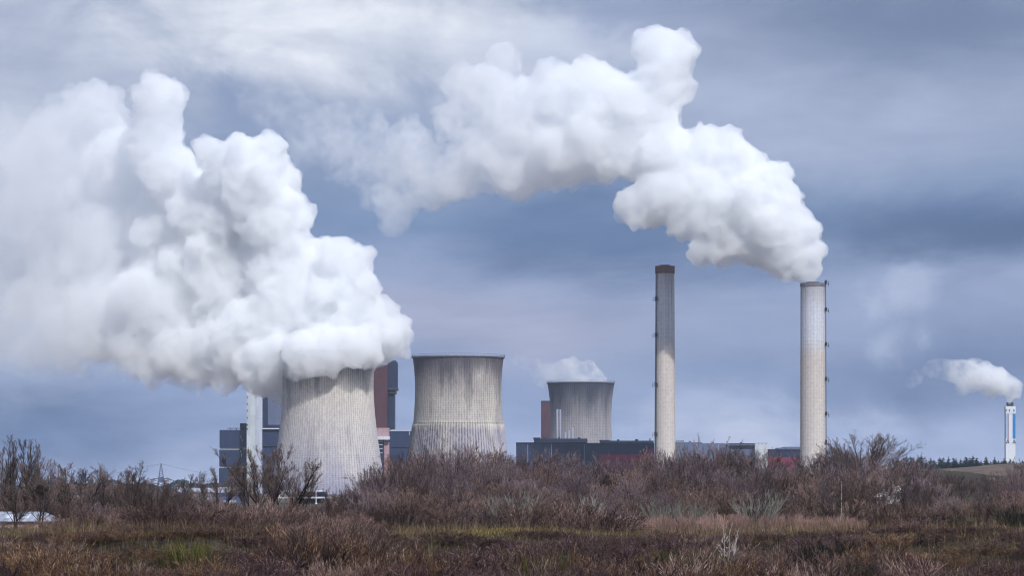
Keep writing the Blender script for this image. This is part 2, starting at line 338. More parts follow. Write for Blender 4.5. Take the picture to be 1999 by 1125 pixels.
def chimney(label, px, top, hw0, hw1, D, side, plats, mat, rust):
    c = P(px, HZ, D); zt = P(0, top, D).z; r0, r1 = hw0 / F * D, hw1 / F * D
    root = empty('chimney', (c.x, D, 0), label, 'chimney')
    f = MB(); N = 40; prof = [(r0 + (r1 - r0) * (k / N) ** 0.85, zt * k / N) for k in range(N + 1)]
    f.lathe(prof, 72, (c.x, D)).build('shaft', mat, root)
    g = MB(); g.lathe([(r1 * .55, zt - 3), (r1 * .55, zt + 1.2), (r1 * .5, zt + 1.2), (r1 * .5, zt - 3)], 48, (c.x, D), False)
    g.disc((c.x, D), r1 - .2, zt - .3); g.build('flue', M_inner, root)
    g = MB(); g.lathe([(r1 - .5, zt - .2), (r1 - .5, zt + .5), (r1 + .25, zt + .5), (r1 + .25, zt - 4.0 if rust else zt - 1.5), (r1 + .02, zt - 4.0 if rust else zt - 1.5)], 64, (c.x, D), False)
    g.build('cap', M_rust if rust else M_capg, root)
    # caged ladder with platforms up one side, turned a little to the viewer
    th = math.radians(-58) if side > 0 else math.radians(-148)
    ux, uy = math.cos(th), math.sin(th)
    if side > 0: ux, uy = math.cos(math.radians(-12)), math.sin(math.radians(-12))
    R = lambda z: r0 + (r1 - r0) * (z / zt) ** 0.85
    g = MB(); K = 30
    for k in range(K):
        z0, z1 = 2 + (zt - 2) * k / K, 2 + (zt - 2) * (k + 1) / K
        for off in (-.45, .45):
            p = lambda z: (c.x + ux * (R(z) + .5) - uy * off, D + uy * (R(z) + .5) + ux * off, z)
            g.bar(p(z0), p(z1), .16)
        for q in range(4):
            z = z0 + (z1 - z0) * q / 4; a = (c.x + ux * (R(z) + .5) + uy * .45, D + uy * (R(z) + .5) - ux * .45, z); b2 = (c.x + ux * (R(z) + .5) - uy * .45, D + uy * (R(z) + .5) + ux * .45, z)
            g.bar(a, b2, .07)
    g.build('ladder', M_dark, root)
    for py in plats:
        z = P(0, py, D).z; g = MB(); r = R(z); cx, cyy = c.x + ux * (r + 1.0), D + uy * (r + 1.0)
        def bx(hx, hy, z0, z1, ox=0.0):
            pts = [(cx + ux * (ox + sx * hx) - uy * sy * hy, cyy + uy * (ox + sx * hx) + ux * sy * hy) for sx, sy in ((-1, -1), (1, -1), (1, 1), (-1, 1))]
            g.face_block([(x, y, z0) for x, y in pts] + [(x, y, z1) for x, y in pts], [(0, 3, 2, 1), (4, 5, 6, 7)] + [(i, (i + 1) % 4, 4 + (i + 1) % 4, 4 + i) for i in range(4)])
        bx(1.2, 1.3, z - .25, z); bx(1.2, 1.3, z + 1.1, z + 1.25); bx(.5, .5, z, z + 2.0, -.4)
        for sx, sy in ((1, 1), (1, -1), (-1, 1), (-1, -1)):
            p = (cx + ux * sx * 1.1 - uy * sy * 1.2, cyy + uy * sx * 1.1 + ux * sy * 1.2); g.bar((*p, z - 1.4), (*p, z + 1.2), .08)
        g.build('platform', M_dark, root)
    return root
M_rust = plain('rusty_cap', lin(98, 64, 58), 0.9, 0.3, 0.5)
M_capg = plain('sooty_cap', lin(104, 102, 110), 0.9, 0.3, 0.5)
def chim_mat(name, H, seed, split):
    W_, B_ = lin(192, 195, 203), lin(190, 181, 175)
    return concrete(name, H, [(0.0, lin(194, 188, 184)), (split - .05, B_), (split + .03, W_), (0.85, lin(194, 198, 208)), (1.0, lin(160, 158, 164))], 26, 56, 0.12, lin(104, 98, 104), (0.9, 1.25), 0.95, 0.15, seed, 0.75)
chimney('tall thin concrete chimney with a rusty cap and no smoke', 1298, 521.5, 21.3, 18.4, 1960, -1, (586, 657, 753, 850), chim_mat('pale_chimney_concrete', 138, 1.3, 0.66), True)
chimney('thick concrete chimney with the long white smoke plume streaming from its mouth', 1586.5, 555, 25, 23.8, 1900, 1, (554, 607, 675, 743, 811, 866), chim_mat('streaked_chimney_concrete', 124, 5.2, 0.70), False)

# ------------------------------------------------------------------ power station buildings
def pb(name, mat, root, *boxes):
    f = MB()
    for bx in boxes: f.pbox(*bx)
    return f.build(name, mat, root)
D = 2350
bh = empty('boiler_house', (P(470, HZ, D).x, D, 0), 'dark blue boiler house blocks with a tall white stair tower, left of the steaming tower', 'power plant building')
wl = pb('wall', M_blue, bh, (428.5, 481, 840, 874.5, D, 60), (428, 481, 878.5, 911, D, 60), (427.5, 481, 914.5, 966, D, 60))
pb('seam_band', M_pale, bh, (430, 480, 874.5, 878.5, D + 1, 58)); pb('seam_band', M_pale, bh, (429, 480, 911, 914.5, D + 1, 58))
pb('louvre', M_glass, wl, (467.5, 474, 849, 864, D - .4, .6)); pb('louvre', M_glass, wl, (467.5, 474, 876, 895, D - .4, .6)); pb('louvre', M_glass, wl, (466, 472, 921, 940, D - .4, .6))
for q_ in ((470, 471, 850, 857), (472, 473, 858, 863), (469, 470.5, 880, 884), (471, 472, 886, 893)): pb('louvre_bar', M_pale, wl, (*q_, D - .7, .3))
pb('stair_tower', M_white, bh, (481.5, 499, 690, 966, D - 14, 30))
pb('stair_side', M_side, bh, (499, 511.5, 700, 966, D - 8, 30))
for k, py in enumerate((761, 776, 789, 802, 816, 830, 838)): pb('window', M_glass, bh, (481.9, 483.9, py - 1.2, py + 1.2, D - 14.4, .6))
pb('upper_wall', M_blued, bh, (511.5, 522, 690, 838, D, 50)); pb('grey_wall', M_grey, bh, (522, 560, 690, 830, D + 4, 50)); pb('ledge', M_blued, bh, (511.5, 560, 830, 838, D + 1, 52))
pb('lower_wall', M_blue, bh, (503, 560, 838.5, 872, D - 4, 60), (505, 560, 874, 966, D - 3, 60))
pb('roof_tank', M_blued, bh, (468.5, 481, 827, 839.5, D + 6, 14)); pb('roof_rail', M_dark, bh, (444, 469, 836.2, 837.6, D + 4, 1), (449, 450, 837.6, 840, D + 4, 1), (461, 462.5, 837.6, 840, D + 4, 1))
pb('parapet', M_pale, bh, (505, 545, 836.5, 838.5, D - 6, 1.5))

D = 2360
bh2 = empty('boiler_house', (P(760, HZ, D).x, D, 0), 'brick red boiler house with a dark blue lift shaft, between two cooling towers', 'power plant building')
pb('brick_wall', M_brick, bh2, (700, 756.5, 713, 836, D, 50))
st = pb('lift_shaft', M_blued, bh2, (756.5, 774.5, 707, 757, D + 3, 26), (758, 769.5, 762, 838, D + 4, 24)); pb('gallery', M_dark, st, (757, 775.5, 757, 761.5, D + 1, 28), (759, 772, 762, 769, D + 2.5, 24))
pb('roof_hood', M_dark, st, (763, 773, 704.5, 707, D + 6, 16))
pb('pink_panel', M_pink, bh2, (733, 760, 836, 852.5, D - 3, 40)); pb('beam', M_pale, bh2, (734, 761, 852.5, 859, D - 6, 40))
pb('open_frame', M_blued, bh2, (735, 750, 859, 966, D - 2, 40)); [pb('pipe', M_pale, bh2, (738, 747, y, y + 1.2, D - 3, .7)) for y in (862, 868, 876, 884)]; pb('column_panel', M_pink, bh2, (750, 760, 859, 966, D - 2, 40))
pb('low_wing', M_blue, bh2, (760.5, 806, 842, 874, D, 60), (760.5, 806, 875.5, 966, D + .5, 60)); pb('downpipe', M_pale, bh2, (798.6, 799.6, 843, 850, D - .5, .4))
pb('parapet', M_pale, bh2, (760.5, 806, 840.8, 842, D - .3, 60.5))

D = 2900
bh3 = empty('boiler_house', (P(1065, HZ, D).x, D, 0), 'narrow brick red boiler house half hidden by the smallest cooling tower', 'power plant building')
pb('brick_wall', M_brick, bh3, (1057, 1084, 785, 966, D, 50)); pb('parapet', M_dark, bh3, (1056.6, 1084, 783, 785, D - .5, 51))

D = 2640
M_flue = plain('galvanised_flue', lin(126, 128, 144), 0.6, 0.12, 0.3)
def pipe(label, px, hw, top, bow=0.0):
    c = P(px, HZ, D); z1 = P(0, top, D).z; r = hw / F * D; f = MB()
    f.lathe([(r, 0), (r, z1 * .5), (r, z1), (r * .75, z1), (r * .75, z1 - 2)], 20, (c.x, D), True)
    f.build('steel_flue', M_flue, None, (c.x, D, 0)).__setitem__('label', label)
    o = COL.objects[-1] if False else bpy.data.objects[[k for k in bpy.data.objects.keys() if k.startswith('steel_flue')][-1]]
    tag(o, label, 'flue pipe', 'white flue pipes in front of the smallest cooling tower')
pipe('tall thick white flue pipe, left one in front of the smallest cooling tower', 1088, 2.0, 799.5)
pipe('tall thin white flue pipe beside the thick one on the smallest cooling tower', 1093.5, 1.7, 800)
pipe('shortest of three low white flue pipes on the long hall roof', 1103.5, 2.0, 844)
pipe('middle one of three low white flue pipes on the long hall roof', 1110.5, 2.4, 841.5)
pipe('tallest of three low white flue pipes on the long hall roof', 1117.5, 2.4, 836)

D = 2040
hall = empty('turbine_hall', (P(1280, HZ, D).x, D, 0), 'long low blue grey turbine hall with crimson panels behind the chimneys', 'industrial hall')
pb('wall', M_blue, hall, (1008, 1104, 866, 970, D, 120)); pb('wall', M_blue, hall, (1104, 1277, 867, 970, D + 1.5, 118))
pb('wall', M_grey, hall, (1335, 1475, 868, 970, D + 4, 110)); pb('wall', M_blued, hall, (1499, 1600, 879, 970, D + 2, 100))
pb('parapet', M_dark, hall, (1007.5, 1104.2, 864.3, 866, D - .5, 121)); pb('parapet', M_dark, hall, (1104.2, 1277, 865.3, 867, D + 1, 119)); pb('parapet', M_dark, hall, (1499, 1600, 877.6, 879, D + 1.5, 101))
pb('roof_unit', M_grey, hall, (1043, 1147, 857, 864, D + 10, 40), (1041.5, 1055, 855, 857, D + 9, 30)); pb('roof_unit', M_grey, hall, (1174, 1276, 861, 865, D + 10, 40), (1172, 1190, 859.5, 861, D + 10, 30))
pb('roof_unit', M_grey, hall, (1336, 1371, 864, 868, D + 12, 30)); pb('roof_unit', M_grey, hall, (1371, 1416, 866, 868, D + 8, 30)); pb('roof_unit', M_dark, hall, (1425, 1473, 869.2, 871, D + 2, 2), (1425, 1473, 866, 868, D + 5, 40))
pb('roof_unit', M_grey, hall, (1533, 1562, 873, 877.6, D + 10, 30), (1518, 1534, 875, 877.6, D + 10, 20))
pb('stair_tower', M_white, hall, (1320.5, 1335, 863, 970, D - 6, 14)); pb('roof_rail', M_dark, hall, (1320.5, 1335, 860.5, 861.2, D - 6, .4), *[(x, x + .5, 861.2, 863, D - 6, .4) for x in (1321, 1325, 1330, 1334)])
pb('stair_tower', M_white, hall, (1474, 1498.5, 869, 970, D - 4, 30)); pb('roof_rail', M_dark, hall, (1472.5, 1498, 865.6, 866.4, D - 4, .4), *[(x, x + .6, 866.4, 869, D - 4, .4) for x in (1473.5, 1480, 1487, 1494, 1497)])
rp = MB(); q = lambda px, py: (P(px, py, D).x, P(px, py, D).z)
rp.poly([q(1170, 970), q(1277, 970), q(1277, 873.5), q(1250, 887.5), q(1170, 887.5)], D - .6, D + 1.0); rp.build('red_panel', M_red, hall)
pb('red_panel', M_red, hall, (1500, 1562, 893.5, 970, D + 1.2, 1)); pb('red_box', M_red, hall, (1564, 1583, 885.5, 970, D - 12, 12))
for q_ in ((1060, 1064, 853.5, 857), (1090, 1093, 854, 857), (1128, 1133, 854.5, 857), (1205, 1209, 858.5, 861), (1240, 1246, 858, 861), (1268, 1270, 857, 861), (1345, 1349, 861.5, 864), (1390, 1394, 863.5, 866), (1445, 1449, 863.5, 866)): pb('roof_vent', M_grey, hall, (*q_, D + 14, 4))
for q_ in (1030, 1076, 1140, 1360, 1402): pb('downpipe', M_side, hall, (q_, q_ + .7, 868.5, 960, D - .4 if q_ < 1104 else D + 1.1 if q_ < 1300 else D + 3.6, .35))
pb('seam', M_blued, hall, (1104, 1105, 867, 887, D + 1.2, .5))

# slim incinerator stack on the hill at the right, with its coloured stripes and triangle marks
D = 2600
inc = empty('stack', (P(1972.5, HZ, D).x, D, 0), 'slim square white stack with blue stripe and black flue mouth beyond the hill', 'chimney')
M_stack = plain('white_stack_concrete', lin(200, 206, 214), 0.8, 0.08, 0.3); M_sblue = plain('bright_blue_stripe', lin(20, 118, 178), 0.7, 0.06, 0.3); M_spur = plain('dull_mauve_stripe', lin(132, 112, 134), 0.7, 0.06, 0.3)
pb('shaft', M_stack, inc, (1963.6, 1982.4, 808, 975, D, 7.5), (1963.2, 1982.8, 793.5, 808, D - .2, 7.9))
fl = P(1973, HZ, D); g = MB(); g.lathe([(2.7, P(0, 796, D).z), (2.9, P(0, 786.5, D).z), (2.5, P(0, 786.5, D).z), (2.4, P(0, 793, D).z)], 24, (fl.x, D + 3.8), False); g.build('flue', M_dark, inc)
for px in (1963.4, 1969.6, 1978.6): pb('window', M_glass, inc, (px, px + 1.7, 800, 804, D - .5, .5))
pb('stripe', M_sblue, inc, (1977, 1982.4, 808.5, 857, D - .25, .3)); pb('stripe', M_sblue, inc, (1963.6, 1964.8, 808.5, 857, D - .25, .3)); pb('stripe', M_spur, inc, (1967, 1969.2, 808.5, 862, D - .25, .3))
for cx in (1967.0, 1979.6):
    g = MB(); a, b2, c2 = P(cx - 2.7, 865.4, D), P(cx + 2.7, 865.4, D), P(cx, 859.4, D)
    for u_, v_ in ((a, b2), (b2, c2), (c2, a)): g.bar((u_.x, D - .3, u_.z), (v_.x, D - .3, v_.z), .22)
    g.build('triangle_mark', M_dark, inc)

# lattice pylon and its cables
D = 1500
py_o = empty('pylon', (P(314.5, HZ, D).x, D, 0), 'grey lattice power pylon with drooping cross arms behind the bare trees', 'pylon')
c = P(314.5, HZ, D); zt = P(0, 906, D).z; z1 = P(0, 932, D).z; g = MB()
for sx in (-1, 1):
    for sy in (-1, 1):
        g.bar((c.x + sx * 2.2, D + sy * 2.2, 0), (c.x + sx * 1.0, D + sy * 1.0, z1), .16); g.bar((c.x + sx * 1.0, D + sy * 1.0, z1), (c.x + sx * .15, D + sy * .15, zt), .12)
for k in range(9):
    f0, f1 = k / 9, (k + 1) / 9; wa, wb = 2.2 - 1.2 * f0, 2.2 - 1.2 * f1
    if k > 6: continue
    for s_ in (-1, 1): g.bar((c.x - s_ * wa, D - wa, z1 * f0), (c.x + s_ * wb, D - wb, z1 * f1), .09)
for k in range(6):
    f0, f1 = k / 6, (k + 1) / 6; wa, wb = 1.0 - .85 * f0, 1.0 - .85 * f1
    for s_ in (-1, 1): g.bar((c.x - s_ * wa, D - wa, z1 + (zt - z1) * f0), (c.x + s_ * wb, D - wb, z1 + (zt - z1) * f1), .08)
g.box(c.x - 1.3, c.x + 1.3, D - .6, D + .6, z1 - 2.4, z1); g.build('mast', M_grey, py_o)
for pyc, hw in ((939, 34), (949, 36)):
    z = P(0, pyc, D).z; g = MB()
    for s_ in (-1, 1):
        e = c.x + s_ * hw / F * D; g.bar((c.x + s_ * .8, D, z + 1.0), (c.x + s_ * hw * .55 / F * D, D, z + .6), .16); g.bar((c.x + s_ * hw * .55 / F * D, D, z + .6), (e, D, z - 1.1), .14); g.bar((c.x + s_ * .8, D, z - .6), (c.x + s_ * hw * .55 / F * D, D, z + .5), .1)
    g.build('cross_arm', M_dark, py_o)
def cable(px0, py0, px1, py1, D0, D1, sag, i):
    a, b2 = P(px0, py0, D0), P(px1, py1, D1); g = MB(); pts = [a.lerp(b2, k / 14) - Vector((0, 0, sag * 4 * (k / 14) * (1 - k / 14))) for k in range(15)]
    for u_, v_ in zip(pts, pts[1:]): g.bar(u_, v_, .045)
    o = g.build('power_cable', M_dark, None, a); tag(o, 'thin power cable sagging away from the lattice pylon', 'cable', 'power cables on the pylon')
for i, a_ in enumerate(((314.5, 906, 620, 928, 1500, 2100, 5), (348, 941, 640, 936, 1500, 2100, 4), (350, 951, 640, 942, 1500, 2100, 4), (314.5, 906, -60, 938, 1500, 2200, 5), (280, 941, -60, 946, 1500, 2200, 4))): cable(*a_, i)

# low sheds in front of the power station
D = 820
M_bsh = cladding('bright_blue_cladding', lin(56, 110, 176), 2.0, 2.2)
sh = empty('warehouse', (P(450, HZ, D).x, D, 0), 'blue warehouse with a pale roof behind the bare trees on the left', 'warehouse')
pb('wall', M_bsh, sh, (424, 478, 963, 985, D, 14)); pb('roof', M_roofpale, sh, (418, 490, 952, 963, D - .5, 16)); pb('loading_bay', M_pale, sh, (436, 462, 978, 985, D - .8, .8)); pb('wall_band', M_dark, sh, (424, 478, 968, 970.5, D - .1, .3))
sh = empty('warehouse', (P(375, HZ, 900).x, 900, 0), 'small distant pale shed with a blue side beside the pylon', 'warehouse')
pb('wall', M_bsh, sh, (348, 372, 962, 980, 900, 12)); pb('roof', M_roofpale, sh, (346, 418, 953.5, 962, 900 - .4, 14)); pb('wall', M_roofpale, sh, (372, 416, 962, 980, 900, 12))
D = 760
sh = empty('station_canopy', (P(590, HZ, D).x, D, 0), 'low white flat roofed building at the foot of the steaming tower', 'canopy')
pb('roof', M_pale, sh, (543, 634, 957.5, 961, D - 2, 16)); pb('wall', M_grey, sh, (585, 632, 961, 990, D + 1, 10)); pb('lower_roof', M_pale, sh, (520, 646, 971, 974, D - 3, 4))
for px in (545, 556, 567, 577): pb('post', M_pale, sh, (px, px + 1.2, 961, 990, D - 1.5, .3))
f = MB(); c = P(617, HZ, D - 15); f.bar((c.x, D - 15, 0), (c.x, D - 15, P(0, 924, D - 15).z), .12, 8, .06); f.lathe([(.3, 0), (.3, .3), (.12, .35)], 12, (c.x, D - 15))
tag(f.build('flagpole', M_pale, None, (c.x, D - 15, 0)), 'thin white bare flagpole in front of the steaming tower', 'flagpole')

D = 300
shed = empty('barn', (P(30, HZ, D).x, D, 0), 'low barn with a weathered pale roof behind the trees at the far left', 'barn')
M_corr, t, b = mat_new('corrugated_pale_roof', 0.5); o = ocoord(t); x, y, z = t.sep(o)
k = t.m('MULTIPLY', t.ss(t.m('SINE', t.m('MULTIPLY', x, 9.0)), -1, 1, .8, 1.05), t.ss(t.noise(t.vm('MULTIPLY', o, (1.3, .4, .4)), 1.2, 5, .6), .3, .65, .5, 1.05)); t.put(b.inputs['Base Color'], t.mix(1.0, lin(158, 163, 176), t.comb(k, k, k), 'MULTIPLY'))
a, e = P(-60, 1001, D), P(112, 1018, D); rz, ez = P(0, 1000, D).z, P(0, 1019, D - 4).z
g = MB(); g.face_block([(a.x, D, rz), (e.x - 1.2, D, rz), (e.x, D - 5, ez), (a.x, D - 5, ez), (a.x, D + 5, ez), (e.x, D + 5, ez)], [(0, 3, 2, 1), (0, 1, 5, 4), (1, 2, 5)]); g.build('roof', M_corr, shed)
g = MB(); g.box(a.x, e.x - .2, D - 4.7, D + 4.7, 0, ez - .02); g.build('wall', M_pink, shed)
g = MB()
for k in range(3): g.box(P(-6 + 26 * k, 0, D).x, P(10 + 26 * k, 0, D).x, D - 3.2, D - 1.6, rz - .62, rz - .42) if False else None
for k in range(3):
    x0, x1 = P(-8 + 30 * k, 0, D).x, P(6 + 30 * k, 0, D).x; y0, y1 = D - 3.6, D - 1.6; zf = lambda y: rz + (ez - rz) * (D - y) / 5 + .03
    g.face_block([(x0, y0, zf(y0)), (x1, y0, zf(y0)), (x1, y1, zf(y1)), (x0, y1, zf(y1))], [(0, 1, 2, 3)])
g.build('skylight', M_pale, shed)
def house(px, w_, D, wallm, label):
    c = P(px, HZ, D); h = empty('house', (c.x, D, gz(c.x, D)), label, 'house', 'small houses beyond the left trees'); z0 = gz(c.x, D)
    g = MB(); g.box(c.x - w_, c.x + w_, D, D + 7, z0 - .3, z0 + 2.6); g.build('wall', wallm, h)
    g = MB(); g.poly([(c.x - w_ - .4, z0 + 2.6), (c.x + w_ + .4, z0 + 2.6), (c.x + w_ * .7, z0 + 4.4), (c.x - w_ * .7, z0 + 4.4)], D - .4, D + 7.4); g.build('roof', M_brickr, h)
    for s_ in (-.5, .4): g = MB(); g.box(c.x + s_ * w_ - .5, c.x + s_ * w_ + .5, D - .08, D + .05, z0 + 1, z0 + 2.1); g.build('window', M_glass, h)
M_brickr = plain('grey_brown_tiles', lin(120, 108, 112), .8, .2, .6)
house(160, 5, 620, M_pale, 'small pale house with a brown roof seen between the left trees'); house(196, 4, 680, M_pink, 'small pinkish house right of the pale one, between the left trees')
# ------------------------------------------------------------------ winter vegetation
def bark(name, c0, c1, c2, vari=0.35, isl=0.75):
    # wood colour differs from twig to twig (most are dark, a few pale) and from plant to plant
    m, t, b = mat_new(name, 0.9); oi = t.new('ShaderNodeObjectInfo').outputs['Random']; ri = t.new('ShaderNodeNewGeometry').outputs['Random Per Island']
    f = t.m('ADD', t.m('MULTIPLY', t.m('POWER', ri, 1.6), isl), t.m('MULTIPLY', oi, 1 - isl), clamp=True)
    f2 = t.ss(t.m('FRACT', t.m('MULTIPLY', oi, 7.31)), 0, 1, 1 - vari, 1 + vari, smooth=False)
    d = tuple(v * .5 for v in c0[:3]) + (1,); p = tuple(min(.9, v * 1.55) for v in c2[:3]) + (1,)
    c = t.ramp(f, [(0.0, d), (0.3, c0), (0.6, c1), (0.95, p)] if isl > .5 else [(0.0, c0), (0.5, c1), (1.0, c2)])
    t.put(b.inputs['Base Color'], t.mix(1.0, c, t.comb(f2, f2, f2), 'MULTIPLY')); b.inputs['Specular IOR Level'].default_value = 0.1
    return m
L = lin
M_stem = bark('dark_bark', L(48, 42, 44), L(60, 53, 52), L(78, 70, 66))
M_mauve = bark('mauve_twigs', L(88, 72, 76), L(116, 100, 104), L(142, 130, 132), .6)
M_tree = bark('tree_twigs', L(82, 68, 64), L(106, 90, 86), L(132, 116, 110), .3)
M_brown = bark('brown_twigs', L(92, 70, 66), L(120, 98, 90), L(150, 132, 120), .6)
M_russet = bark('russet_twigs', L(142, 112, 104), L(160, 132, 122), L(170, 146, 138), .25)
M_gw = bark('grey_willow_twigs', L(116, 118, 108), L(136, 138, 124), L(138, 130, 134), .2)
M_rustt = bark('rusty_bramble_twigs', L(90, 67, 52), L(114, 88, 68), L(146, 120, 96), .35)
M_olive = bark('olive_green_whips', L(62, 66, 30), L(82, 84, 40), L(104, 98, 58), .25)
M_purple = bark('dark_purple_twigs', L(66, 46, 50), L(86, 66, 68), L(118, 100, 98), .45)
M_birch = bark('white_birch_bark', L(196, 188, 184), L(206, 200, 194), L(180, 172, 168), .08, .3)
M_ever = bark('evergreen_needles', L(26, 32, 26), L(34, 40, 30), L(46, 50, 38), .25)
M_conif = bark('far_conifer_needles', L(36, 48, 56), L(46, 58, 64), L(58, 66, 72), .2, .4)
M_blos = bark('white_blossom', L(214, 212, 206), L(222, 220, 216), L(206, 202, 198), .05, .3)
M_grass = bark('yellow_green_grass', L(104, 98, 52), L(126, 114, 66), L(150, 134, 94), .1)
M_dry = bark('dry_tan_grass', L(104, 86, 66), L(122, 104, 82), L(138, 122, 98), .1)
M_under = bark('bramble_stems', L(60, 47, 40), L(80, 63, 48), L(84, 76, 48), .1)

def norm(v): return v / np.maximum(np.linalg.norm(v, axis=-1, keepdims=True), 1e-9)
class Tw:
    def __init__(s): s.V = []; s.Fs = []; s.n = 0
    def add(s, pts, rad):                                   # pts (n, m, 3), rad (n, m): three sided tapered twigs
        n, m, _ = pts.shape
        d = norm(np.gradient(pts, axis=1)); ref = np.where(np.abs(d[..., 2:3]) > .9, np.array([1., 0, 0]), np.array([0, 0, 1.]))
        u = norm(np.cross(d, ref)); v = np.cross(d, u)
        ring = np.stack([pts + rad[..., None] * (u * math.cos(a) + v * math.sin(a)) for a in (0, 2.0944, 4.18879)], 2)
        base = s.n + (np.arange(n)[:, None, None] * m + np.arange(m - 1)[None, :, None]) * 3
        k = np.arange(3)[None, None, :]; k2 = (k + 1) % 3
        s.Fs.append(np.stack([base + k, base + k2, base + 3 + k2, base + 3 + k], -1).reshape(-1, 4)); s.V.append(ring.reshape(-1, 3)); s.n += n * m * 3
    def mesh(s, name, mat):
        return np_mesh(name, np.concatenate(s.V), np.concatenate(s.Fs), mat)
def poly(rng, O, Dv, Ln, R, m, wob, trop, taper):
    n = len(O); pts = [O]; d = Dv.copy(); p = O
    for i in range(m):
        d = norm(d + rng.normal(size=(n, 3)) * wob + np.array([0, 0, trop])); p = p + d * (Ln / m)[:, None]; pts.append(p)
    t = np.linspace(0, 1, m + 1); return np.stack(pts, 1), R[:, None] * (1 - (1 - taper) * t)[None, :]
def kids(rng, pts, rad, Ln, k, t0, t1, ang, ratio, rr, rmin, tip=.55, jit=.35):
    n, m1, _ = pts.shape; m = m1 - 1; b_ = np.repeat(np.arange(n), k); t = rng.uniform(t0, t1, len(b_)); f = t * m; i = np.minimum(f.astype(int), m - 1); w_ = (f - i)[:, None]
    O = pts[b_, i] * (1 - w_) + pts[b_, i + 1] * w_; d = norm(pts[b_, i + 1] - pts[b_, i]); q = norm(np.cross(d, rng.normal(size=d.shape)))
    a = np.radians(rng.normal(ang, ang * .25, len(b_)))[:, None]; Dv = norm(d * np.cos(a) + q * np.sin(a))
    Lk = Ln[b_] * ratio * rng.uniform(1 - jit, 1 + jit, len(b_)) * (1 - tip * (t - t0) / max(t1 - t0, 1e-3))
    Rk = np.maximum((rad[b_, i] * (1 - w_[:, 0]) + rad[b_, i + 1] * w_[:, 0]) * rr, rmin); return O, Dv, Lk, Rk
def plant(seed, H, nstem, spread, lean, r0, lv, nst_lv=2, stem_kw=(6, .06, .05, .25), base_r=0.0, hvar=.2, rmin=.0085):
    # lv: list of (count, t0, t1, angle, length ratio, radius ratio, segments, wobble, tropism)
    rng = np.random.default_rng(seed); a = rng.uniform(0, 2 * math.pi, nstem); s_ = np.sqrt(rng.uniform(0, 1, nstem))
    O = np.stack([np.cos(a) * base_r * s_, np.sin(a) * base_r * s_, np.full(nstem, -.15)], 1)
    th = np.radians(lean + spread * s_); Dv = np.stack([np.cos(a) * np.sin(th), np.sin(a) * np.sin(th), np.cos(th)], 1)
    Ln = H * rng.uniform(1 - hvar, 1, nstem); R = np.full(nstem, r0) * rng.uniform(.7, 1.1, nstem)
    stem, crown = Tw(), Tw(); m, wob, trop, tap = stem_kw
    pts, rad = poly(rng, O, Dv, Ln, R, m, wob, trop, tap); stem.add(pts, rad)
    for li, (k, t0, t1, ang, ratio, rr, sg, wb, tr) in enumerate(lv):
        O, Dv, Ln, R = kids(rng, pts, rad, Ln, k, t0, t1, ang, ratio, rr, rmin)
        pts, rad = poly(rng, O, Dv, Ln, R, sg, wb, tr, .45); (stem if li + 1 < nst_lv else crown).add(pts, rad)
    return stem, crown
PROTO = {}
def proto(kind, var, ms, mc, **kw):
    st, cr = plant(**kw); PROTO.setdefault(kind, []).append((st.mesh('stem', ms), cr.mesh('crown', mc), kw['H']))
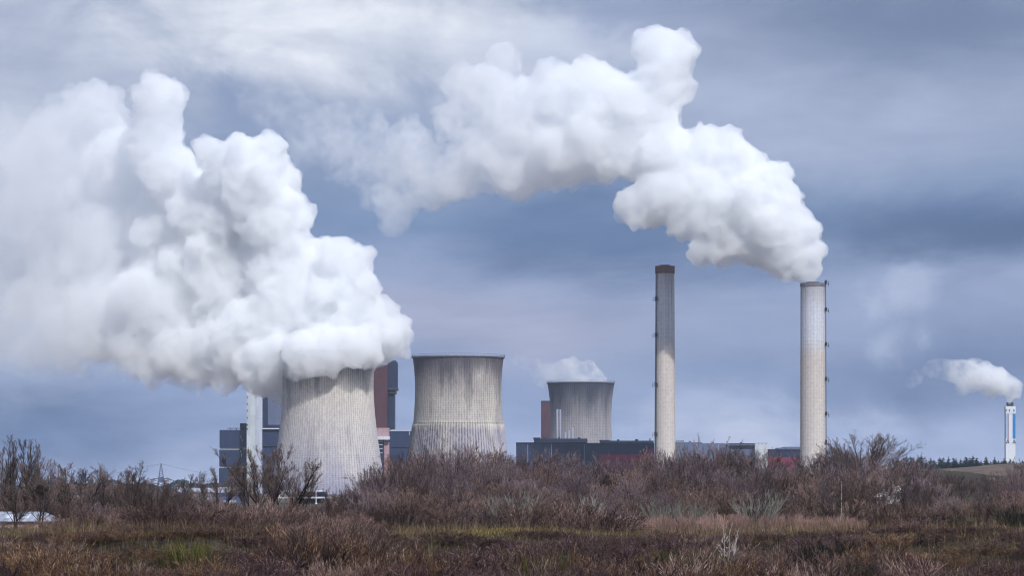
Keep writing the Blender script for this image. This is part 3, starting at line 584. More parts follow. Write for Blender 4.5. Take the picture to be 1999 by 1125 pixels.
# stems and twigs run straight and upward: bare winter wood, no leaves
for v in range(4):
    proto('thicket', v, M_stem, M_mauve, seed=100 + v, H=6.0, nstem=15, spread=30, lean=3, r0=.05, base_r=1.0, stem_kw=(6, .04, .04, .25), lv=[(9, .15, .95, 24, .46, .55, 4, .05, .06), (8, .15, .98, 24, .44, .6, 3, .05, .06), (5, .1, .95, 24, .55, .75, 2, .05, .05)])
    proto('brownthicket', v, M_stem, M_brown, seed=140 + v, H=5.0, nstem=16, spread=40, lean=3, r0=.042, base_r=1.0, stem_kw=(6, .05, .03, .25), lv=[(9, .12, .95, 27, .46, .55, 4, .06, .06), (8, .12, .98, 27, .44, .6, 3, .06, .05), (5, .1, .95, 27, .55, .75, 2, .06, .04)])
for v in range(3):
    proto('whips', v, M_russet, M_russet, seed=200 + v, H=2.2, nstem=80, spread=24, lean=2, r0=.013, base_r=1.2, hvar=.5, rmin=.009, lv=[(6, .3, .95, 15, .45, .75, 3, .04, .05), (3, .2, .95, 18, .55, .8, 1, .05, .05)], nst_lv=1, stem_kw=(4, .04, .03, .4))
    proto('willow', v, M_gw, M_gw, seed=220 + v, H=3.2, nstem=24, spread=52, lean=3, r0=.022, base_r=.6, rmin=.010, lv=[(8, .25, .97, 22, .4, .55, 3, .05, .12), (4, .2, .97, 24, .42, .7, 2, .05, .10)], nst_lv=1)
    proto('olive', v, M_olive, M_olive, seed=240 + v, H=1.9, nstem=60, spread=14, lean=1, r0=.012, base_r=.9, hvar=.55, rmin=.008, lv=[(4, .3, .95, 12, .4, .75, 3, .03, .05), (2, .2, 1, 16, .5, .8, 1, .05, .05)], nst_lv=1, stem_kw=(4, .03, .04, .4))
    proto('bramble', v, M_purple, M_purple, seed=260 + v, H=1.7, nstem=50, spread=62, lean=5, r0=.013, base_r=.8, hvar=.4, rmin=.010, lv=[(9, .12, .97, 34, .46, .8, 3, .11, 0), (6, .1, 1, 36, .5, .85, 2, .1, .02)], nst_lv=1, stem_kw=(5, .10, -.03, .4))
    proto('scrub', v, M_stem, M_brown, seed=280 + v, H=2.4, nstem=40, spread=36, lean=3, r0=.015, base_r=1.0, hvar=.45, rmin=.010, lv=[(8, .2, .96, 22, .46, .7, 3, .06, .05), (6, .15, .97, 25, .5, .8, 2, .07, .04)], nst_lv=1, stem_kw=(5, .06, .03, .4))
    proto('rust', v, M_rustt, M_rustt, seed=290 + v, H=1.9, nstem=46, spread=44, lean=3, r0=.014, base_r=1.0, hvar=.45, rmin=.010, lv=[(8, .2, .96, 26, .46, .7, 3, .08, .04), (6, .15, .97, 28, .5, .8, 2, .08, .03)], nst_lv=1, stem_kw=(5, .07, .02, .4))
for v in range(2):
    proto('poplar', v, M_stem, M_tree, rmin=.0075, seed=300 + v, H=11, nstem=2, spread=5, lean=0, r0=.15, base_r=.3, stem_kw=(9, .02, .05, .12), lv=[(28, .12, .97, 18, .34, .45, 5, .04, .13), (11, .1, .97, 20, .36, .5, 3, .05, .10), (8, .1, 1, 24, .55, .65, 2, .06, .07)])
    proto('vase', v, M_stem, M_tree, rmin=.0075, seed=310 + v, H=8, nstem=6, spread=26, lean=5, r0=.11, base_r=.5, stem_kw=(8, .04, .03, .15), lv=[(13, .18, .97, 26, .38, .45, 5, .06, .10), (10, .1, .97, 26, .42, .5, 3, .06, .09), (9, .1, 1, 26, .6, .65, 2, .06, .06)])
    proto('round', v, M_stem, M_tree, rmin=.0075, seed=320 + v, H=8, nstem=3, spread=14, lean=3, r0=.14, base_r=.2, stem_kw=(8, .05, .05, .15), lv=[(16, .16, .95, 40, .46, .45, 5, .07, .07), (11, .1, .97, 30, .46, .5, 4, .06, .07), (9, .1, 1, 28, .6, .65, 2, .06, .05)])
proto('dome', 0, M_stem, M_tree, rmin=.0075, seed=330, H=7.0, nstem=24, spread=62, lean=4, r0=.10, base_r=.6, hvar=.1, stem_kw=(8, .05, .045, .15), lv=[(11, .18, .97, 28, .42, .45, 5, .06, .06), (9, .15, .97, 26, .44, .5, 3, .06, .06), (6, .15, 1, 28, .55, .65, 2, .06, .04)])
proto('sapling', 0, M_birch, M_birch, seed=344, H=3.6, nstem=3, spread=16, lean=2, r0=.03, base_r=.1, rmin=.009, stem_kw=(8, .10, .06, .2), lv=[(7, .3, .95, 38, .34, .45, 5, .12, .14), (5, .2, 1, 34, .4, .6, 3, .1, .08)], nst_lv=1)
proto('slimbirch', 0, M_birch, M_mauve, seed=351, H=3.4, nstem=1, spread=2, lean=1, r0=.03, rmin=.008, stem_kw=(9, .03, .04, .25), lv=[(16, .35, .97, 28, .24, .4, 4, .06, .08), (6, .2, 1, 28, .45, .6, 2, .06, .05)], nst_lv=1)

def conifer(seed, H, mat):
    rng = np.random.default_rng(seed); st, cr = Tw(), Tw()
    st.add(np.array([[[0, 0, -.3], [0, 0, H * .5], [0, 0, H]]], float), np.array([[.12, .08, .015]]) * H / 8)
    n = 150; t = np.sqrt(rng.uniform(0.0, 1, n)); z = H * (1 - .96 * t); a = rng.uniform(0, 6.28, n); ln = H * .24 * t * rng.uniform(.6, 1.15, n) + .15
    O = np.stack([0 * a, 0 * a, z], 1); D_ = norm(np.stack([np.cos(a), np.sin(a), rng.normal(.05, .12, n)], 1)); pts, rad = poly(rng, O, D_, ln, np.full(n, .03), 3, .05, -.06, .5); cr.add(pts, rad)
    O, D_, L_, R_ = kids(rng, pts, rad, ln, 10, .1, 1, 55, .4, 1.6, .035); p2, r2 = poly(rng, O, D_, L_, R_ * 2.2, 2, .1, -.08, .4); cr.add(p2, r2)
    return st.mesh('trunk', M_stem), cr.mesh('crown', mat), H
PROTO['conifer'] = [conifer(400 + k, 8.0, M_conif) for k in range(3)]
def leafball(seed, rx, rz, n, size, z0, mat, name='crown'):
    rng = np.random.default_rng(seed); cl = norm(rng.normal(size=(n // 60 + 1, 3))) * rng.uniform(.45, 1, (n // 60 + 1, 1)) ** .6
    c = cl[rng.integers(0, len(cl), n)] + rng.normal(size=(n, 3)) * .17; c *= np.array([rx, rx, rz]); c[:, 2] += z0
    u = norm(rng.normal(size=(n, 3))); v = norm(np.cross(u, rng.normal(size=(n, 3)))); s_ = size * rng.uniform(.5, 1.3, (n, 1))
    V = np.stack([c - u * s_, c + v * s_ * .5, c + u * s_, c - v * s_ * .5], 1).reshape(-1, 3); return np_mesh(name, V, np.arange(n * 4).reshape(-1, 4), mat)
def evergreen(seed, rx, rz, H, n=5200, size=.12):
    st, _ = plant(seed=seed, H=H * .8, nstem=5, spread=24, lean=3, r0=.05, lv=[(6, .3, 1, 35, .4, .5, 3, .1, .05)], nst_lv=2)
    return st.mesh('stem', M_stem), leafball(seed, rx, rz, n, size, H - rz, M_ever), H
def broom(seed):
    st, cr = plant(seed=seed, H=2.0, nstem=70, spread=30, lean=2, r0=.014, base_r=.7, hvar=.5, rmin=.012, lv=[(8, .1, .97, 18, .42, .8, 3, .04, .06), (4, .2, 1, 22, .5, .9, 1, .05, .05)], nst_lv=1, stem_kw=(4, .05, .04, .5)); return st.mesh('stem', M_ever), cr.mesh('crown', M_ever), 2.0
PROTO['evergreen'] = [broom(500 + k) for k in range(2)]
PROTO['ivy'] = [evergreen(510, 1.1, 1.5, 5.0, 4200, .13)]

USED = {}
def put(kind, x, y, h, label, cat, name, group=None, wx=1.0, rot=None, var=None, z=None):
    ps = PROTO[kind]; i = USED.get(kind, 0); USED[kind] = i + 1; st, cr, H = ps[(i if var is None else var) % len(ps)]
    s_ = h / H; r = empty(name, (x, y, gz(x, y) if z is None else z), label, cat, group); rr_ = random.Random(i * 7919 + len(kind) * 31)
    r.rotation_euler = (0, 0, rr_.uniform(0, 6.283) if rot is None else rot); r.scale = (s_ * wx, s_ * wx, s_)
    for me in (st, cr):
        o = bpy.data.objects.new(me.name, me); COL.objects.link(o); o.parent = r
    return r
def at(kind, px, top, D, label, cat, name, group=None, wx=1.0, **kw):       # a plant rooted at distance D whose tip reaches the given row
    x = (px - 999.5) / F * D; z0 = gz(x, D); h = CZ + (HZ - top) / F * D - z0
    h = max(h, .6)
    if kind in ('scrub', 'bramble', 'rust'): wx *= max(1.0, 1.9 / h)
    return put(kind, x, D, h, label, cat, name, group, wx, **kw)

# the trees standing clear of the thicket, each with its own description
T = [('poplar', 6, 880, 350, .8, 'slim upright bare tree cut by the left edge of the photo', 'tree'),
     ('poplar', 26, 860, 350, .75, 'tallest upright bare poplar at the far left', 'poplar_tree'),
     ('poplar', 48, 866, 345, .75, 'bare poplar close right of the tallest poplar at the far left', 'poplar_tree'),
     ('poplar', 69, 868, 352, .75, 'rightmost of the tight clump of upright bare poplars at the far left', 'poplar_tree'),
     ('round', 33, 948, 266, .9, 'dark bare tree standing in front of the pale roofed barn', 'tree'),
     ('round', 76, 925, 285, .7, 'bare tree with a round black bird nest, right of the barn', 'tree'),
     ('vase', 96, 900, 330, .7, 'thin bare tree just right of the upright poplars', 'tree'),
     ('vase', 145, 897, 320, .85, 'vase shaped bare tree rising behind the dark ivy covered tree', 'tree'),
     ('vase', 186, 932, 330, .7, 'small bare tree in the gap between the vase shaped and round crowned trees', 'tree'),
     ('round', 210, 914, 320, .8, 'round crowned bare tree left of its taller bluish neighbour', 'tree'),
     ('round', 256, 906, 316, .8, 'tall round crowned bare tree left of the pylon', 'tree'),
     ('round', 168, 946, 300, .6, 'low bare tree in front of the gap right of the dark ivy covered tree', 'tree'),
     ('round', 234, 936, 305, .6, 'small bare tree squeezed between the two round crowned trees', 'tree'),
     ('dome', 282, 948, 305, .5, 'bushy small bare tree just left of the wide bushy one below the pylon', 'tree'),
     ('dome', 346, 962, 315, .5, 'bushy small bare tree just right of the pylon foot', 'tree'),
     ('vase', 640, 950, 300, .5, 'small bare tree at the right foot of the steaming tower', 'tree'),
     ('dome', 312, 944, 330, .62, 'wide bushy bare tree directly below the pylon', 'tree'),
     ('dome', 385, 958, 340, .55, 'low bushy bare tree between the pylon and the blue warehouse', 'tree'),
     ('vase', 430, 910, 350, .8, 'leaning bare tree in front of the blue warehouse', 'tree'),
     ('vase', 486, 902, 345, .6, 'slender bare tree in front of the white stair tower', 'tree'),
     ('vase', 512, 872, 330, .75, 'tallest dark bare tree in front of the boiler house', 'tree'),
     ('vase', 548, 868, 335, .85, 'spreading dark bare tree in front of the steaming tower foot', 'tree'),
     ('vase', 585, 905, 345, .6, 'smaller bare tree right of the spreading dark one before the steaming tower', 'tree'),
     ('dome', 1692, 846, 640, 1.3, 'broad domed bare tree on the rise right of the thick chimney', 'tree'),
     ('dome', 1640, 872, 650, 1.0, 'smaller bare tree on the rise just left of the broad domed tree', 'tree'),
     ('round', 1613, 880, 650, .8, 'small bare tree at the foot of the thick chimney', 'tree'),
     ('slimbirch', 1640, 915, 285, .9, 'slim pale birch trunk in the thicket below the broad domed tree', 'birch_tree'),
     ('sapling', 1421, 1010, 236, .85, 'white barked crooked sapling in the foreground', 'sapling'),
     ('sapling', 778, 1062, 236, 1.2, 'pale forked sapling on the dark bank below the grassy lip', 'sapling'),
     ('sapling', 162, 1082, 234, 1.3, 'pale grey multi stemmed sapling low at the left edge of the foreground', 'sapling'),
     ('slimbirch', 305, 1042, 238, .6, 'single pale upright stem on the bank at the left', 'birch_tree'),
     ('slimbirch', 226, 1078, 234, .5, 'short white stem in the left foreground', 'birch_tree'),
     ('slimbirch', 1016, 1070, 236, .6, 'thin pale stem in the middle foreground', 'birch_tree'),
     ('ivy', 124, 953, 330, .62, 'dark ivy covered tree with a rounded black crown at the left', 'tree'),
     ('ivy', 170, 984, 480, .4, 'small dark conical evergreen beside the distant houses', 'evergreen_tree')]
WX = {'poplar': 1.7, 'vase': 1.75, 'round': 1.5, 'dome': 1.15}
for kind, px, top, D, wx, lab, nm in T: at(kind, px, top, D, lab, 'tree', nm, None, wx * WX.get(kind, 1))
nx_, nD = (80 - 999.5) / F * 285, 285; f = leafball(77, .45, .35, 700, .16, 0, M_stem, 'bird_nest'); o = bpy.data.objects.new('bird_nest', f); COL.objects.link(o); o.location = (nx_, nD - .3, P(0, 959, 285).z)
tag(o, 'round black bird nest high in a bare tree right of the barn', 'bird nest')

for k in range(15):
    px = 84 + k * 22 + random.Random(k + 5).uniform(-8, 8); at('poplar' if k % 3 else 'round', px, random.Random(k).uniform(922, 956) - (8 if px < 240 else 0), 345 + 6 * (k % 4), 'slender bare tree filling the row between the upright poplars and the blue warehouse', 'tree', 'tree', 'slender trees of the left row', 1.5)
# rows of the thicket: tops follow the skyline of the photograph, lower towards the viewer
sky_px = [690, 720, 760, 800, 860, 930, 1000, 1100, 1180, 1230, 1280, 1350, 1420, 1490, 1540, 1600, 1680, 1760, 1800, 1860, 1920, 1960, 2010]
sky_py = [968, 930, 902, 886, 884, 872, 886, 892, 908, 904, 884, 880, 870, 882, 908, 894, 890, 900, 920, 938, 934, 922, 902]
R_ = random.Random(42)
def region(px): return 'below the fluted tower' if px < 1000 else 'below the long hall' if px < 1320 else 'between the two chimneys' if px < 1560 else 'on the right hand slope'
for D, f, step, hmix in ((400, 1.0, 42, .25), (372, .93, 40, .25), (348, .82, 40, .3), (326, .66, 42, .35), (306, .58, 44, .5), (290, .48, 46, .6), (277, .36, 50, .7)):
    px = 700 - R_.uniform(0, 20)
    while px < 2110:
        top = np.interp(px, sky_px, sky_py) - 7; top = top + (1 - f) * (1012 - top) + R_.uniform(-9, 9)
        br = R_.random() < hmix
        col = 'brown' if br else 'mauve'
        at('brownthicket' if br else 'thicket', px, top, D + R_.uniform(-5, 5), 'bare %s shrub in the dense thicket %s' % (col, region(px)), 'shrub', 'bare_shrub', 'bare %s thicket shrubs %s' % (col, region(px)), R_.uniform(.85, 1.15))
        px += step * R_.uniform(.75, 1.3)
# lower shrubs at the left
for D, lo, hi, step in ((372, 955, 982, 38), (330, 965, 992, 40), (300, 976, 1000, 42), (276, 990, 1012, 44)):
    px = -10 + R_.uniform(0, 20)
    while px < 700:
        top = R_.uniform(lo, hi) + (30 if px < 115 and D < 310 else 0) + (26 if 440 < px < 640 and D > 320 else 0) - (max(0, px - 600) * .22 if D > 320 else 0); br = R_.random() < .5
        at('brownthicket' if br else 'thicket', px, top, D + R_.uniform(-5, 5), 'low bare %s shrub under the trees left of the thicket' % ('brown' if br else 'mauve'), 'shrub', 'bare_shrub', 'low %s shrubs at the left' % ('brown' if br else 'mauve'), R_.uniform(1.1, 1.6))
        px += step * R_.uniform(.75, 1.3)
px = -15
while px < 2030:
    if not (px < 105 or 1230 < px < 1690 or 1840 < px or 745 < px < 1000):
        side = 'left' if px < 745 else 'middle' if px < 1330 else 'right'
        at('scrub' if R_.random() < .7 else 'bramble', px, R_.choice((R_.uniform(962, 990), R_.uniform(985, 1012))), 262 + R_.uniform(-5, 4), 'brown twiggy bush along the plateau edge at the %s' % side, 'bush', 'scrub_bush', 'edge bushes at the %s' % side, R_.uniform(.9, 1.3))
    px += 36 * R_.uniform(.6, 1.3)
px = 748
while px < 1010:
    at('thicket' if R_.random() < .5 else 'brownthicket', px, R_.uniform(978, 1006), 263 + R_.uniform(-4, 4), 'short bare shrub at the front of the thicket directly above the grassy lip', 'shrub', 'bare_shrub', 'short shrubs above the grassy lip', R_.uniform(1.3, 1.8))
    px += 30 * R_.uniform(.7, 1.3)
# russet whips, grey willows, olive whips, dark bramble mounds
for px, top, D in ((1250, 1008, 262), (1285, 1003, 264), (1320, 1006, 262), (1355, 1000, 264), (1392, 1004, 262), (1425, 998, 265), (1455, 1006, 262)):
    at('whips', px, top, D, 'pale russet reedy bush on the bank edge around the white sapling', 'bush', 'russet_bush', 'russet bushes left of centre right', 1.0)
for px, top, D in ((1505, 1002, 262), (1540, 1000, 264), (1575, 1006, 262), (1610, 1003, 264), (1645, 1005, 263), (1676, 1012, 262)):
    at('whips', px, top, D, 'pale russet reedy bush on the bank edge above the dark evergreens', 'bush', 'russet_bush', 'russet bushes above the dark evergreens', 1.0)
for px, top, D in ((1850, 1032, 256), (1885, 1026, 257), (1920, 1028, 256), (1955, 1024, 257), (1990, 1030, 256)):
    at('whips', px, top, D, 'pale russet reedy bush low at the right edge', 'bush', 'russet_bush', 'russet bushes at the right edge', 1.0)
for px, top, lab in ((1150, 964, 'purplish grey bush with pale tips above the grassy lip'), (1300, 968, 'grey green willow bush, left one of three below the tall thin chimney'), (1350, 970, 'grey green willow bush, middle one of three below the tall thin chimney'), (1478, 956, 'grey green willow bush with splayed pale branches right of the white sapling'), (1190, 985, 'low pale willow bush between the purplish bush and the russet bushes'), (1006, 945, 'pale silvery bush in the middle of the dark thicket')):
    at('willow', px, top, 270, lab, 'bush', 'willow_bush', None, .95)
for px, top in ((1085, 984), (1118, 976), (1180, 980), (1060, 995), (1215, 990)):
    at('thicket', px, top, 266, 'purplish twiggy bush on the grassy lip below the long hall', 'bush', 'twiggy_bush', 'purplish bushes on the lip', 1.3)
for px, top, D in ((335, 1052, 236), (352, 1058, 238), (372, 1048, 236), (392, 1056, 239), (410, 1060, 236)):
    at('olive', px, top, D, 'clump of olive green whips on the left bank', 'bush', 'green_whip_clump', 'olive whips on the left bank', 1.0)
for px, top, D in ((1058, 1076, 235), (1080, 1070, 236), (1100, 1082, 235)):
    at('olive', px, top, D, 'clump of olive green whips in the middle foreground', 'bush', 'green_whip_clump', 'olive whips in the middle foreground', 1.0)
for px, top, D in ((1295, 1070, 236), (1318, 1066, 238), (1342, 1072, 236), (1366, 1068, 237), (1388, 1076, 235)):
    at('olive', px, top, D, 'clump of olive green whips left of the white sapling', 'bush', 'green_whip_clump', 'olive whips left of the white sapling', 1.0)
for px, top, D, wx, lab in ((1585, 1058, 240, 1.0, 'black green evergreen bush on the bank, left of the pair'), (1626, 1052, 241, 1.1, 'black green evergreen bush on the bank, right of the pair'), (1725, 1048, 245, .8, 'small dark evergreen bush right of the larger pair'), (1518, 1056, 246, .5, 'tiny dark evergreen tuft right of the white sapling'), (1820, 1002, 262, 1.6, 'wide dark evergreen thicket on the right slope'), (1868, 1008, 262, 1.5, 'dark evergreen bush right of the wide one on the right slope'), (1675, 1095, 232, .9, 'dark evergreen bush at the bottom edge right of centre'), (1990, 985, 270, 1.3, 'dark green bush cut by the right edge')):
    at('evergreen', px, top, D, lab, 'bush', 'evergreen_bush', None, wx)
bl = empty('blossom_shrub', (0, 0, 0), 'shrub dotted with white blossom in the right hand thicket', 'shrub'); bx_ = P(1728, 960, 282); bl.location = (bx_.x, 282, gz(bx_.x, 282))
st, cr, H_ = PROTO['brownthicket'][1]; o = bpy.data.objects.new('stem', st); COL.objects.link(o); o.parent = bl; o.scale = (.5,) * 3
rng = np.random.default_rng(8); n = 260; cl = np.array([[-.8, -1.6, 2.75], [-.3, -1.6, 2.95], [.3, -1.5, 2.6], [.75, -1.4, 3.5], [.95, -1.5, 3.2], [.9, -1.4, 2.3], [.4, -1.4, 2.2]]); c = cl[rng.integers(0, len(cl), n)] + rng.normal(size=(n, 3)) * np.array([.22, .3, .13]); u = norm(rng.normal(size=(n, 3))); v = norm(np.cross(u, rng.normal(size=(n, 3)))); s_ = .032
o = bpy.data.objects.new('blossom', np_mesh('blossom', np.stack([c - u * s_, c + v * s_, c + u * s_, c - v * s_], 1).reshape(-1, 3), np.arange(n * 4).reshape(-1, 4), M_blos)); COL.objects.link(o); o.parent = bl

# bushes over the face of the bank
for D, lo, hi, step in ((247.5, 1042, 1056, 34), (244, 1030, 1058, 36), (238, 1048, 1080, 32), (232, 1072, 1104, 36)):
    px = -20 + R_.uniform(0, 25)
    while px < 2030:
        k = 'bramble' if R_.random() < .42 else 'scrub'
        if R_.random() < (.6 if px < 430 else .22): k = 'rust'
        if D > 247 or 430 < px < 570 or 890 < px < 990: k = 'bramble'  # the row below the lip is all dark bramble, standing in for its shadow
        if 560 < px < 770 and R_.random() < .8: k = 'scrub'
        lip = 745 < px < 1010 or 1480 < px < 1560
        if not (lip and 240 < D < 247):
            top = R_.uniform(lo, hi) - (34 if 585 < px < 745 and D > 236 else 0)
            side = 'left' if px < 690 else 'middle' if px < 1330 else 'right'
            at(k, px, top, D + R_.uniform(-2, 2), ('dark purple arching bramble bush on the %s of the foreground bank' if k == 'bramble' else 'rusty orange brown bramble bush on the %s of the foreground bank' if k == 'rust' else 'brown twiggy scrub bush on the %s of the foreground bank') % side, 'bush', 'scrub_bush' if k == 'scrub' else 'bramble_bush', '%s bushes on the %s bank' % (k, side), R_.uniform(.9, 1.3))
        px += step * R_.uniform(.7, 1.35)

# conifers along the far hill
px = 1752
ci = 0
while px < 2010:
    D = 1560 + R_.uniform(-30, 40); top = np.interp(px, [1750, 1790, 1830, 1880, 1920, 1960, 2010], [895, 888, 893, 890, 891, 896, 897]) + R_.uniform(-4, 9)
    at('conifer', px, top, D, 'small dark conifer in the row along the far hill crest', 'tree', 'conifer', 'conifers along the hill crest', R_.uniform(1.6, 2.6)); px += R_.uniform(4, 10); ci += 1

# stuff: grass on the lip, undergrowth on the bank, woods on the horizon
def blades(name, n, xr, dr, hfun, mat, seed, wdt, lean=.5, label=None):
    rng = np.random.default_rng(seed); x = rng.uniform(*xr, n); y = rng.uniform(*dr, n) ; 
    if name.startswith('grass'): y = crest(x) + rng.normal(.6, 2.2, n)
    if name.startswith('grass'):
        pxx = x / y * F + 999.5; keep = ((pxx > 735) & (pxx < 1015)) | (rng.uniform(0, 1, n) < .10 + .5 * ((pxx > 1480) & (pxx < 1550)))
        x, y = x[keep], y[keep]; n = len(x)
    z = ground_z(x, y); h = hfun(rng, x, y, n); b0 = np.stack([x, y, z - .03], 1); d = np.stack([rng.normal(0, lean, n), rng.normal(0, lean, n), np.ones(n)], 1); d = norm(d) * h[:, None]
    sd_ = np.stack([np.cos(a_ := rng.uniform(-.7, .7, n)), np.sin(a_), 0 * a_], 1) * wdt
    V = np.stack([b0 - sd_, b0 + sd_, b0 + d], 1).reshape(-1, 3); o = bpy.data.objects.new(name, np_mesh(name, V, np.arange(n * 3).reshape(-1, 3), mat)); COL.objects.link(o)
    tag(o, kind='stuff'); 
    return o
blades('grass', 90000, (-46, 46), (0, 1), lambda r, x, y, n: r.uniform(.08, .42, n), M_grass, 61, .02)
blades('undergrowth', 70000, (-46, 46), (222, 252), lambda r, x, y, n: r.gamma(2.0, .26, n) + .1, M_under, 62, .016, .7)
blades('dead_stalks', 9000, (-46, 46), (226, 262), lambda r, x, y, n: r.uniform(.3, 1.5, n), M_dry, 64, .014, .16)
blades('dry_grass', 30000, (-60, 60), (250, 320), lambda r, x, y, n: r.gamma(2.5, .14, n) + .1, M_dry, 63, .016, .4)
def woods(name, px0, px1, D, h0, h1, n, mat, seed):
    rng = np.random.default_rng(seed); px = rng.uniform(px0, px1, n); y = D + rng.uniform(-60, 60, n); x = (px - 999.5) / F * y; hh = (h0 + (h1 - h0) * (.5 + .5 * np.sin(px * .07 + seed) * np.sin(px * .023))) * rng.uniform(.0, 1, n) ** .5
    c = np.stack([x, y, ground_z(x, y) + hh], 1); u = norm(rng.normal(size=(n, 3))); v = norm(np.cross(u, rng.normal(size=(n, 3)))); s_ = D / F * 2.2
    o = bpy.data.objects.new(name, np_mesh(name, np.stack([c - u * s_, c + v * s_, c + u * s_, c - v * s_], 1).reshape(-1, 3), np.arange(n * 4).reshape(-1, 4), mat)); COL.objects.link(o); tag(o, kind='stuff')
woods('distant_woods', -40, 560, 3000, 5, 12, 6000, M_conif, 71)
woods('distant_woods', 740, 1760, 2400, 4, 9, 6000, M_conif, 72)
# ------------------------------------------------------------------ steam plumes: billowing closed meshes filled with scattering vapour
def ico(sub):
    import bmesh
    bm = bmesh.new(); bmesh.ops.create_icosphere(bm, subdivisions=sub, radius=1.0)
    V = np.array([v.co[:] for v in bm.verts]); Fs = np.array([[v.index for v in f.verts] for f in bm.faces]); bm.free(); return V, Fs
ICO = ico(2)
def vapour(name, dens, px_fade, fade, thr, D, nscale=26.0, col=(1, 1, 1, 1), step=0.2, aniso=0.0, soft=0.25, floor_=0.0, under=None):
    # density: full near the mouth, thinning and tearing along the drift (px_fade: where it starts and ends)
    m = bpy.data.materials.new(name); m.use_nodes = True; t = NT(m.node_tree); t.n.clear()
    pos = t.new('ShaderNodeNewGeometry').outputs['Position']; x, y, z = t.sep(pos)
    a, b_ = P(px_fade[0], 0, D).x, P(px_fade[1], 0, D).x
    g_ = t.ss(x, b_, a, 0.0, 1.0)                                  # 0 far downwind .. 1 at the source
    n = t.m('ADD', t.m('MULTIPLY', t.noise(pos, 1.0 / nscale, 5, 0.6, 0.2), .58), t.m('MULTIPLY', t.noise(pos, 3.6 / nscale, 5, 0.66), .42))
    lo = t.ss(g_, 0, 1, thr[1], thr[0], smooth=False)
    if under: lo = t.m('ADD', lo, t.ss(z, under[0], under[1], under[2], 0.0)); floor_ = t.ss(z, under[0], under[1], 0.0, floor_)
    torn = t.ss(n, lo, t.m('ADD', lo, soft), floor_, 1.0)
    d = t.m('MULTIPLY', torn, t.m('MULTIPLY', dens, t.ss(t.m('POWER', g_, 2.0), 0, 1, fade, 1.0, smooth=False)))
    pv = t.new('ShaderNodeVolumePrincipled'); pv.inputs['Color'].default_value = col; pv.inputs['Anisotropy'].default_value = aniso
    t.put(pv.inputs['Density'], d); out = t.new('ShaderNodeOutputMaterial'); t.l.new(pv.outputs[0], out.inputs['Volume'])
    m.cycles.volume_step_rate = step; m.cycles.volume_sampling = 'MULTIPLE_IMPORTANCE'
    return m
def plume(name, label, cat, puffs, D, mat, voxel, seed, kids=(10, 4), origin=None, swell=1.10, ease=10, billow=((38, 5, True), (16, 5.0, True), (8, 4.6, True), (4, 3.2, True))):
    rng = np.random.default_rng(seed); sph = []
    for (px, py, r, dy) in puffs:
        c = np.array(P(px, py, D + dy)); R = r * swell / F * (D + dy); sph.append((c, R * .86))
        for k in range(kids[0]):
            d = rng.normal(size=3); d /= np.linalg.norm(d); r1 = R * rng.uniform(.18, .36); c1 = c + d * (R * .86 - r1 * .25); sph.append((c1, r1))
            for q in range(kids[1]):
                e = rng.normal(size=3); e /= np.linalg.norm(e)
                if e @ d < -.2: e = -e
                r2 = r1 * rng.uniform(.28, .5); sph.append((c1 + e * (r1 - r2 * .15), r2))
    sph = [(c, r) for c, r in sph if r > voxel * .9]
    o0 = np.array(origin if origin is not None else sph[0][0])
    V0, F0 = ICO; V = np.concatenate([V0 * r + (c - o0) for c, r in sph]); Fs = np.concatenate([F0 + i * len(V0) for i in range(len(sph))])
    me = np_mesh(name, V, Fs, mat); o = bpy.data.objects.new(name, me); COL.objects.link(o); o.location = o0
    rm = o.modifiers.new('remesh', 'REMESH'); rm.mode = 'VOXEL'; rm.voxel_size = voxel; rm.use_smooth_shade = True
    sm_ = o.modifiers.new('ease', 'SMOOTH'); sm_.factor = .5; sm_.iterations = ease
    for sc_, st_, hard in billow:                                   # three octaves of rounded billows
        tx = bpy.data.textures.new(name + '_billow', 'CLOUDS'); tx.noise_scale = sc_; tx.noise_depth = 2; tx.noise_type = 'HARD_NOISE' if hard else 'SOFT_NOISE'
        dm = o.modifiers.new('billow', 'DISPLACE'); dm.texture = tx; dm.strength = -st_; dm.mid_level = .3 if hard else .5; dm.texture_coords = 'LOCAL'
    rm = o.modifiers.new('close', 'REMESH'); rm.mode = 'VOXEL'; rm.voxel_size = voxel * .85; rm.use_smooth_shade = True
    dg = bpy.context.evaluated_depsgraph_get(); dg.update(); me2 = bpy.data.meshes.new_from_object(o.evaluated_get(dg)); me2.name = name
    o.modifiers.clear(); o.data = me2; me2.materials.clear(); me2.materials.append(mat)
    tag(o, label, cat); return o
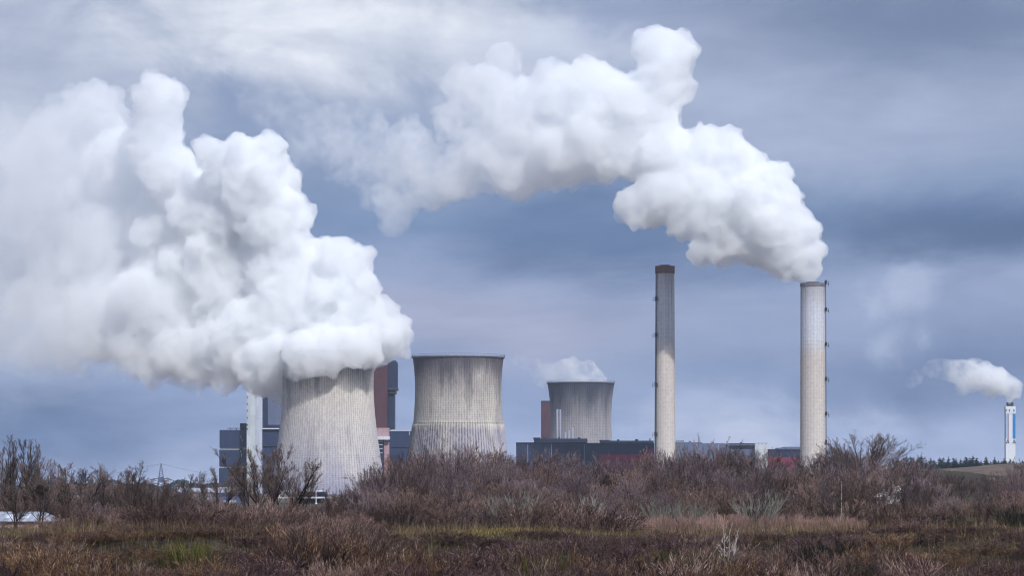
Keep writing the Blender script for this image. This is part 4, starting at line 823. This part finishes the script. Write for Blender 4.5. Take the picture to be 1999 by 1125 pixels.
big = [(640, 715, 70, 0), (690, 690, 62, -5), (745, 665, 50, 0), (775, 645, 32, 0), (585, 720, 66, 5), (530, 715, 62, 10), (700, 620, 60, 0), (670, 560, 62, 10), (690, 515, 42, 0), (655, 500, 42, 0), (620, 610, 100, 20),
       (720, 560, 26, -10), (740, 610, 34, 0), (560, 540, 100, 30), (540, 640, 100, 25), (540, 430, 80, 20), (490, 350, 82, 20), (520, 300, 42, 10), (470, 300, 40, 10), (410, 295, 34, 10), (590, 420, 28, 20), (420, 420, 100, 50), (440, 560, 120, 50), (450, 680, 85, 30),
       (330, 330, 62, 40), (300, 260, 62, 40), (310, 195, 52, 35), (298, 158, 28, 30), (330, 175, 26, 30), (280, 190, 34, 30), (330, 450, 110, 70), (320, 600, 120, 60), (350, 690, 70, 40), (240, 330, 90, 80), (220, 480, 120, 90), (200, 620, 100, 70), (250, 690, 60, 50),
       (130, 300, 110, 110), (100, 450, 130, 120), (90, 620, 100, 90), (130, 670, 60, 60), (20, 350, 120, 140), (0, 520, 130, 140), (-20, 640, 80, 120), (60, 660, 60, 90), (-90, 420, 150, 160), (120, 380, 120, 110), (-40, 560, 120, 130), (30, 680, 60, 90), (80, 690, 56, 70), (170, 690, 60, 60), (110, 620, 70, 70), (220, 715, 40, 50), (300, 725, 36, 40), (380, 735, 36, 30), (440, 745, 30, 20), (150, 540, 110, 100), (180, 210, 60, 90), (640, 700, 80, 0), (590, 692, 50, -36), (650, 682, 46, -40), (705, 676, 42, -36), (545, 712, 56, -6), (500, 728, 46, 4), (612, 716, 20, -46), (570, 722, 28, -30), (690, 706, 20, -44), (640, 702, 26, -46), (664, 718, 13, -46), (728, 696, 22, -32), (590, 730, 16, -36), (626, 724, 12, -46), (710, 716, 11, -40), (545, 745, 22, -10)]
M_big = vapour('dense_cooling_steam', 0.15, (470, -200), 0.065, (0.25, 0.385), 1960, 34.0, (.984, .992, 1.0, 1), 0.10, soft=.16, floor_=0.10, under=(64, 100, .15))
plume('steam_plume', 'huge white steam plume billowing left from the steaming cooling tower', 'steam plume', big, 1960, M_big, 1.5, 11, origin=P(640, 690, 1950))

long_ = [(1572, 492, 36, 0), (1555, 520, 30, 0), (1520, 505, 40, 2), (1470, 485, 42, 4), (1530, 535, 18, 0), (1400, 475, 40, 6), (1568, 455, 38, 0), (1584, 553, 17, 0), (1580, 540, 22, 0), (1569, 515, 32, 0), (1552, 485, 44, 0), (1545, 530, 24, 0), (1530, 455, 54, 0), (1490, 440, 64, 0), (1520, 402, 50, 0), (1500, 360, 50, 0), (1450, 400, 75, 5), (1420, 470, 46, 5), (1390, 430, 60, 8), (1440, 320, 52, 10), (1425, 275, 30, 10), (1375, 300, 52, 12), (1360, 370, 70, 12), (1300, 380, 66, 16), (1260, 415, 42, 16), (1230, 400, 36, 18),
         (1290, 290, 66, 20), (1270, 220, 62, 22), (1290, 150, 62, 24), (1285, 98, 50, 24), (1325, 105, 42, 24), (1240, 290, 70, 26), (1210, 200, 66, 28), (1150, 170, 66, 32), (1160, 270, 80, 34), (1090, 180, 62, 38), (1080, 290, 80, 42), (1020, 230, 74, 46), (1010, 330, 66, 50), (955, 180, 60, 54), (960, 280, 70, 56), (900, 160, 44, 58), (985, 110, 38, 56), (900, 240, 58, 60),
         (890, 330, 66, 66), (830, 340, 66, 70), (770, 390, 50, 74), (770, 430, 34, 76), (740, 330, 66, 78), (800, 280, 50, 72), (680, 300, 60, 84), (650, 240, 54, 88), (590, 230, 52, 92), (600, 290, 44, 92), (530, 220, 46, 98), (490, 200, 34, 100), (715, 240, 44, 84), (1370, 490, 30, 6), (1330, 440, 36, 10)]
M_long = vapour('drifting_flue_steam', 0.19, (1600, 260), 0.085, (0.25, 0.455), 1930, 26.0, (.984, .992, 1.0, 1), 0.08, soft=.15, floor_=.05, under=(120, 150, .10))
plume('smoke_plume', 'long white smoke plume arching left across the sky from the thick chimney', 'smoke plume', long_, 1905, M_long, 1.5, 23, origin=P(1586, 553, 1900))

M_thin = vapour('thin_tower_steam', 0.16, (1180, 990), 0.3, (0.36, 0.44), 2750, 18.0, (.984, .992, 1.0, 1), 0.15, soft=.3)
plume('steam_wisp', 'thin white steam lifting off the rim of the smallest cooling tower', 'steam plume',
      [(1134, 746, 26, 0), (1170, 744, 14, 0), (1100, 742, 22, 0), (1110, 722, 22, 0), (1140, 726, 18, 0), (1080, 730, 24, 5), (1055, 735, 22, 8), (1050, 715, 16, 8), (1028, 710, 14, 8), (1120, 712, 12, 0), (1150, 715, 12, 0), (1010, 705, 14, 10), (1160, 735, 14, 0)], 2750, M_thin, 1.6, 5, swell=1.25, ease=4, billow=((16, 6, True), (7, 3, True)), origin=P(1134, 747, 2750))
M_small = vapour('small_stack_steam', 0.16, (1960, 1765), 0.2, (0.32, 0.42), 2600, 14.0, (.984, .992, 1.0, 1), 0.15, soft=.25)
plume('smoke_plume', 'small white smoke puff trailing left from the slim stack at the far right', 'smoke plume',
      [(1973, 780, 8, 0), (1982, 768, 15, 0), (1968, 752, 20, 0), (1975, 772, 10, 0), (1945, 742, 26, 0), (1915, 735, 30, 2), (1930, 760, 18, 2), (1885, 735, 30, 4), (1860, 725, 24, 5), (1840, 720, 20, 6), (1815, 722, 16, 7), (1880, 760, 16, 5), (1790, 738, 14, 8), (1775, 750, 10, 8), (1900, 712, 14, 3)], 2600, M_small, 1.4, 9, swell=1.2, ease=4, billow=((16, 6, True), (7, 3, True)), origin=P(1973, 786, 2600))
# ------------------------------------------------------------------ the air
hz = MB(); hz.box(-4200, 4200, -160, 4200, -10, 420)
M_haze = bpy.data.materials.new('haze_air'); M_haze.use_nodes = True; t = NT(M_haze.node_tree); t.n.clear()
pv = t.new('ShaderNodeVolumePrincipled'); pv.inputs['Color'].default_value = (.74, .86, 1.0, 1); pv.inputs['Density'].default_value = 0.00005; pv.inputs['Anisotropy'].default_value = 0.2
out = t.new('ShaderNodeOutputMaterial'); t.l.new(pv.outputs[0], out.inputs['Volume'])
tag(hz.build('haze', M_haze), kind='stuff')
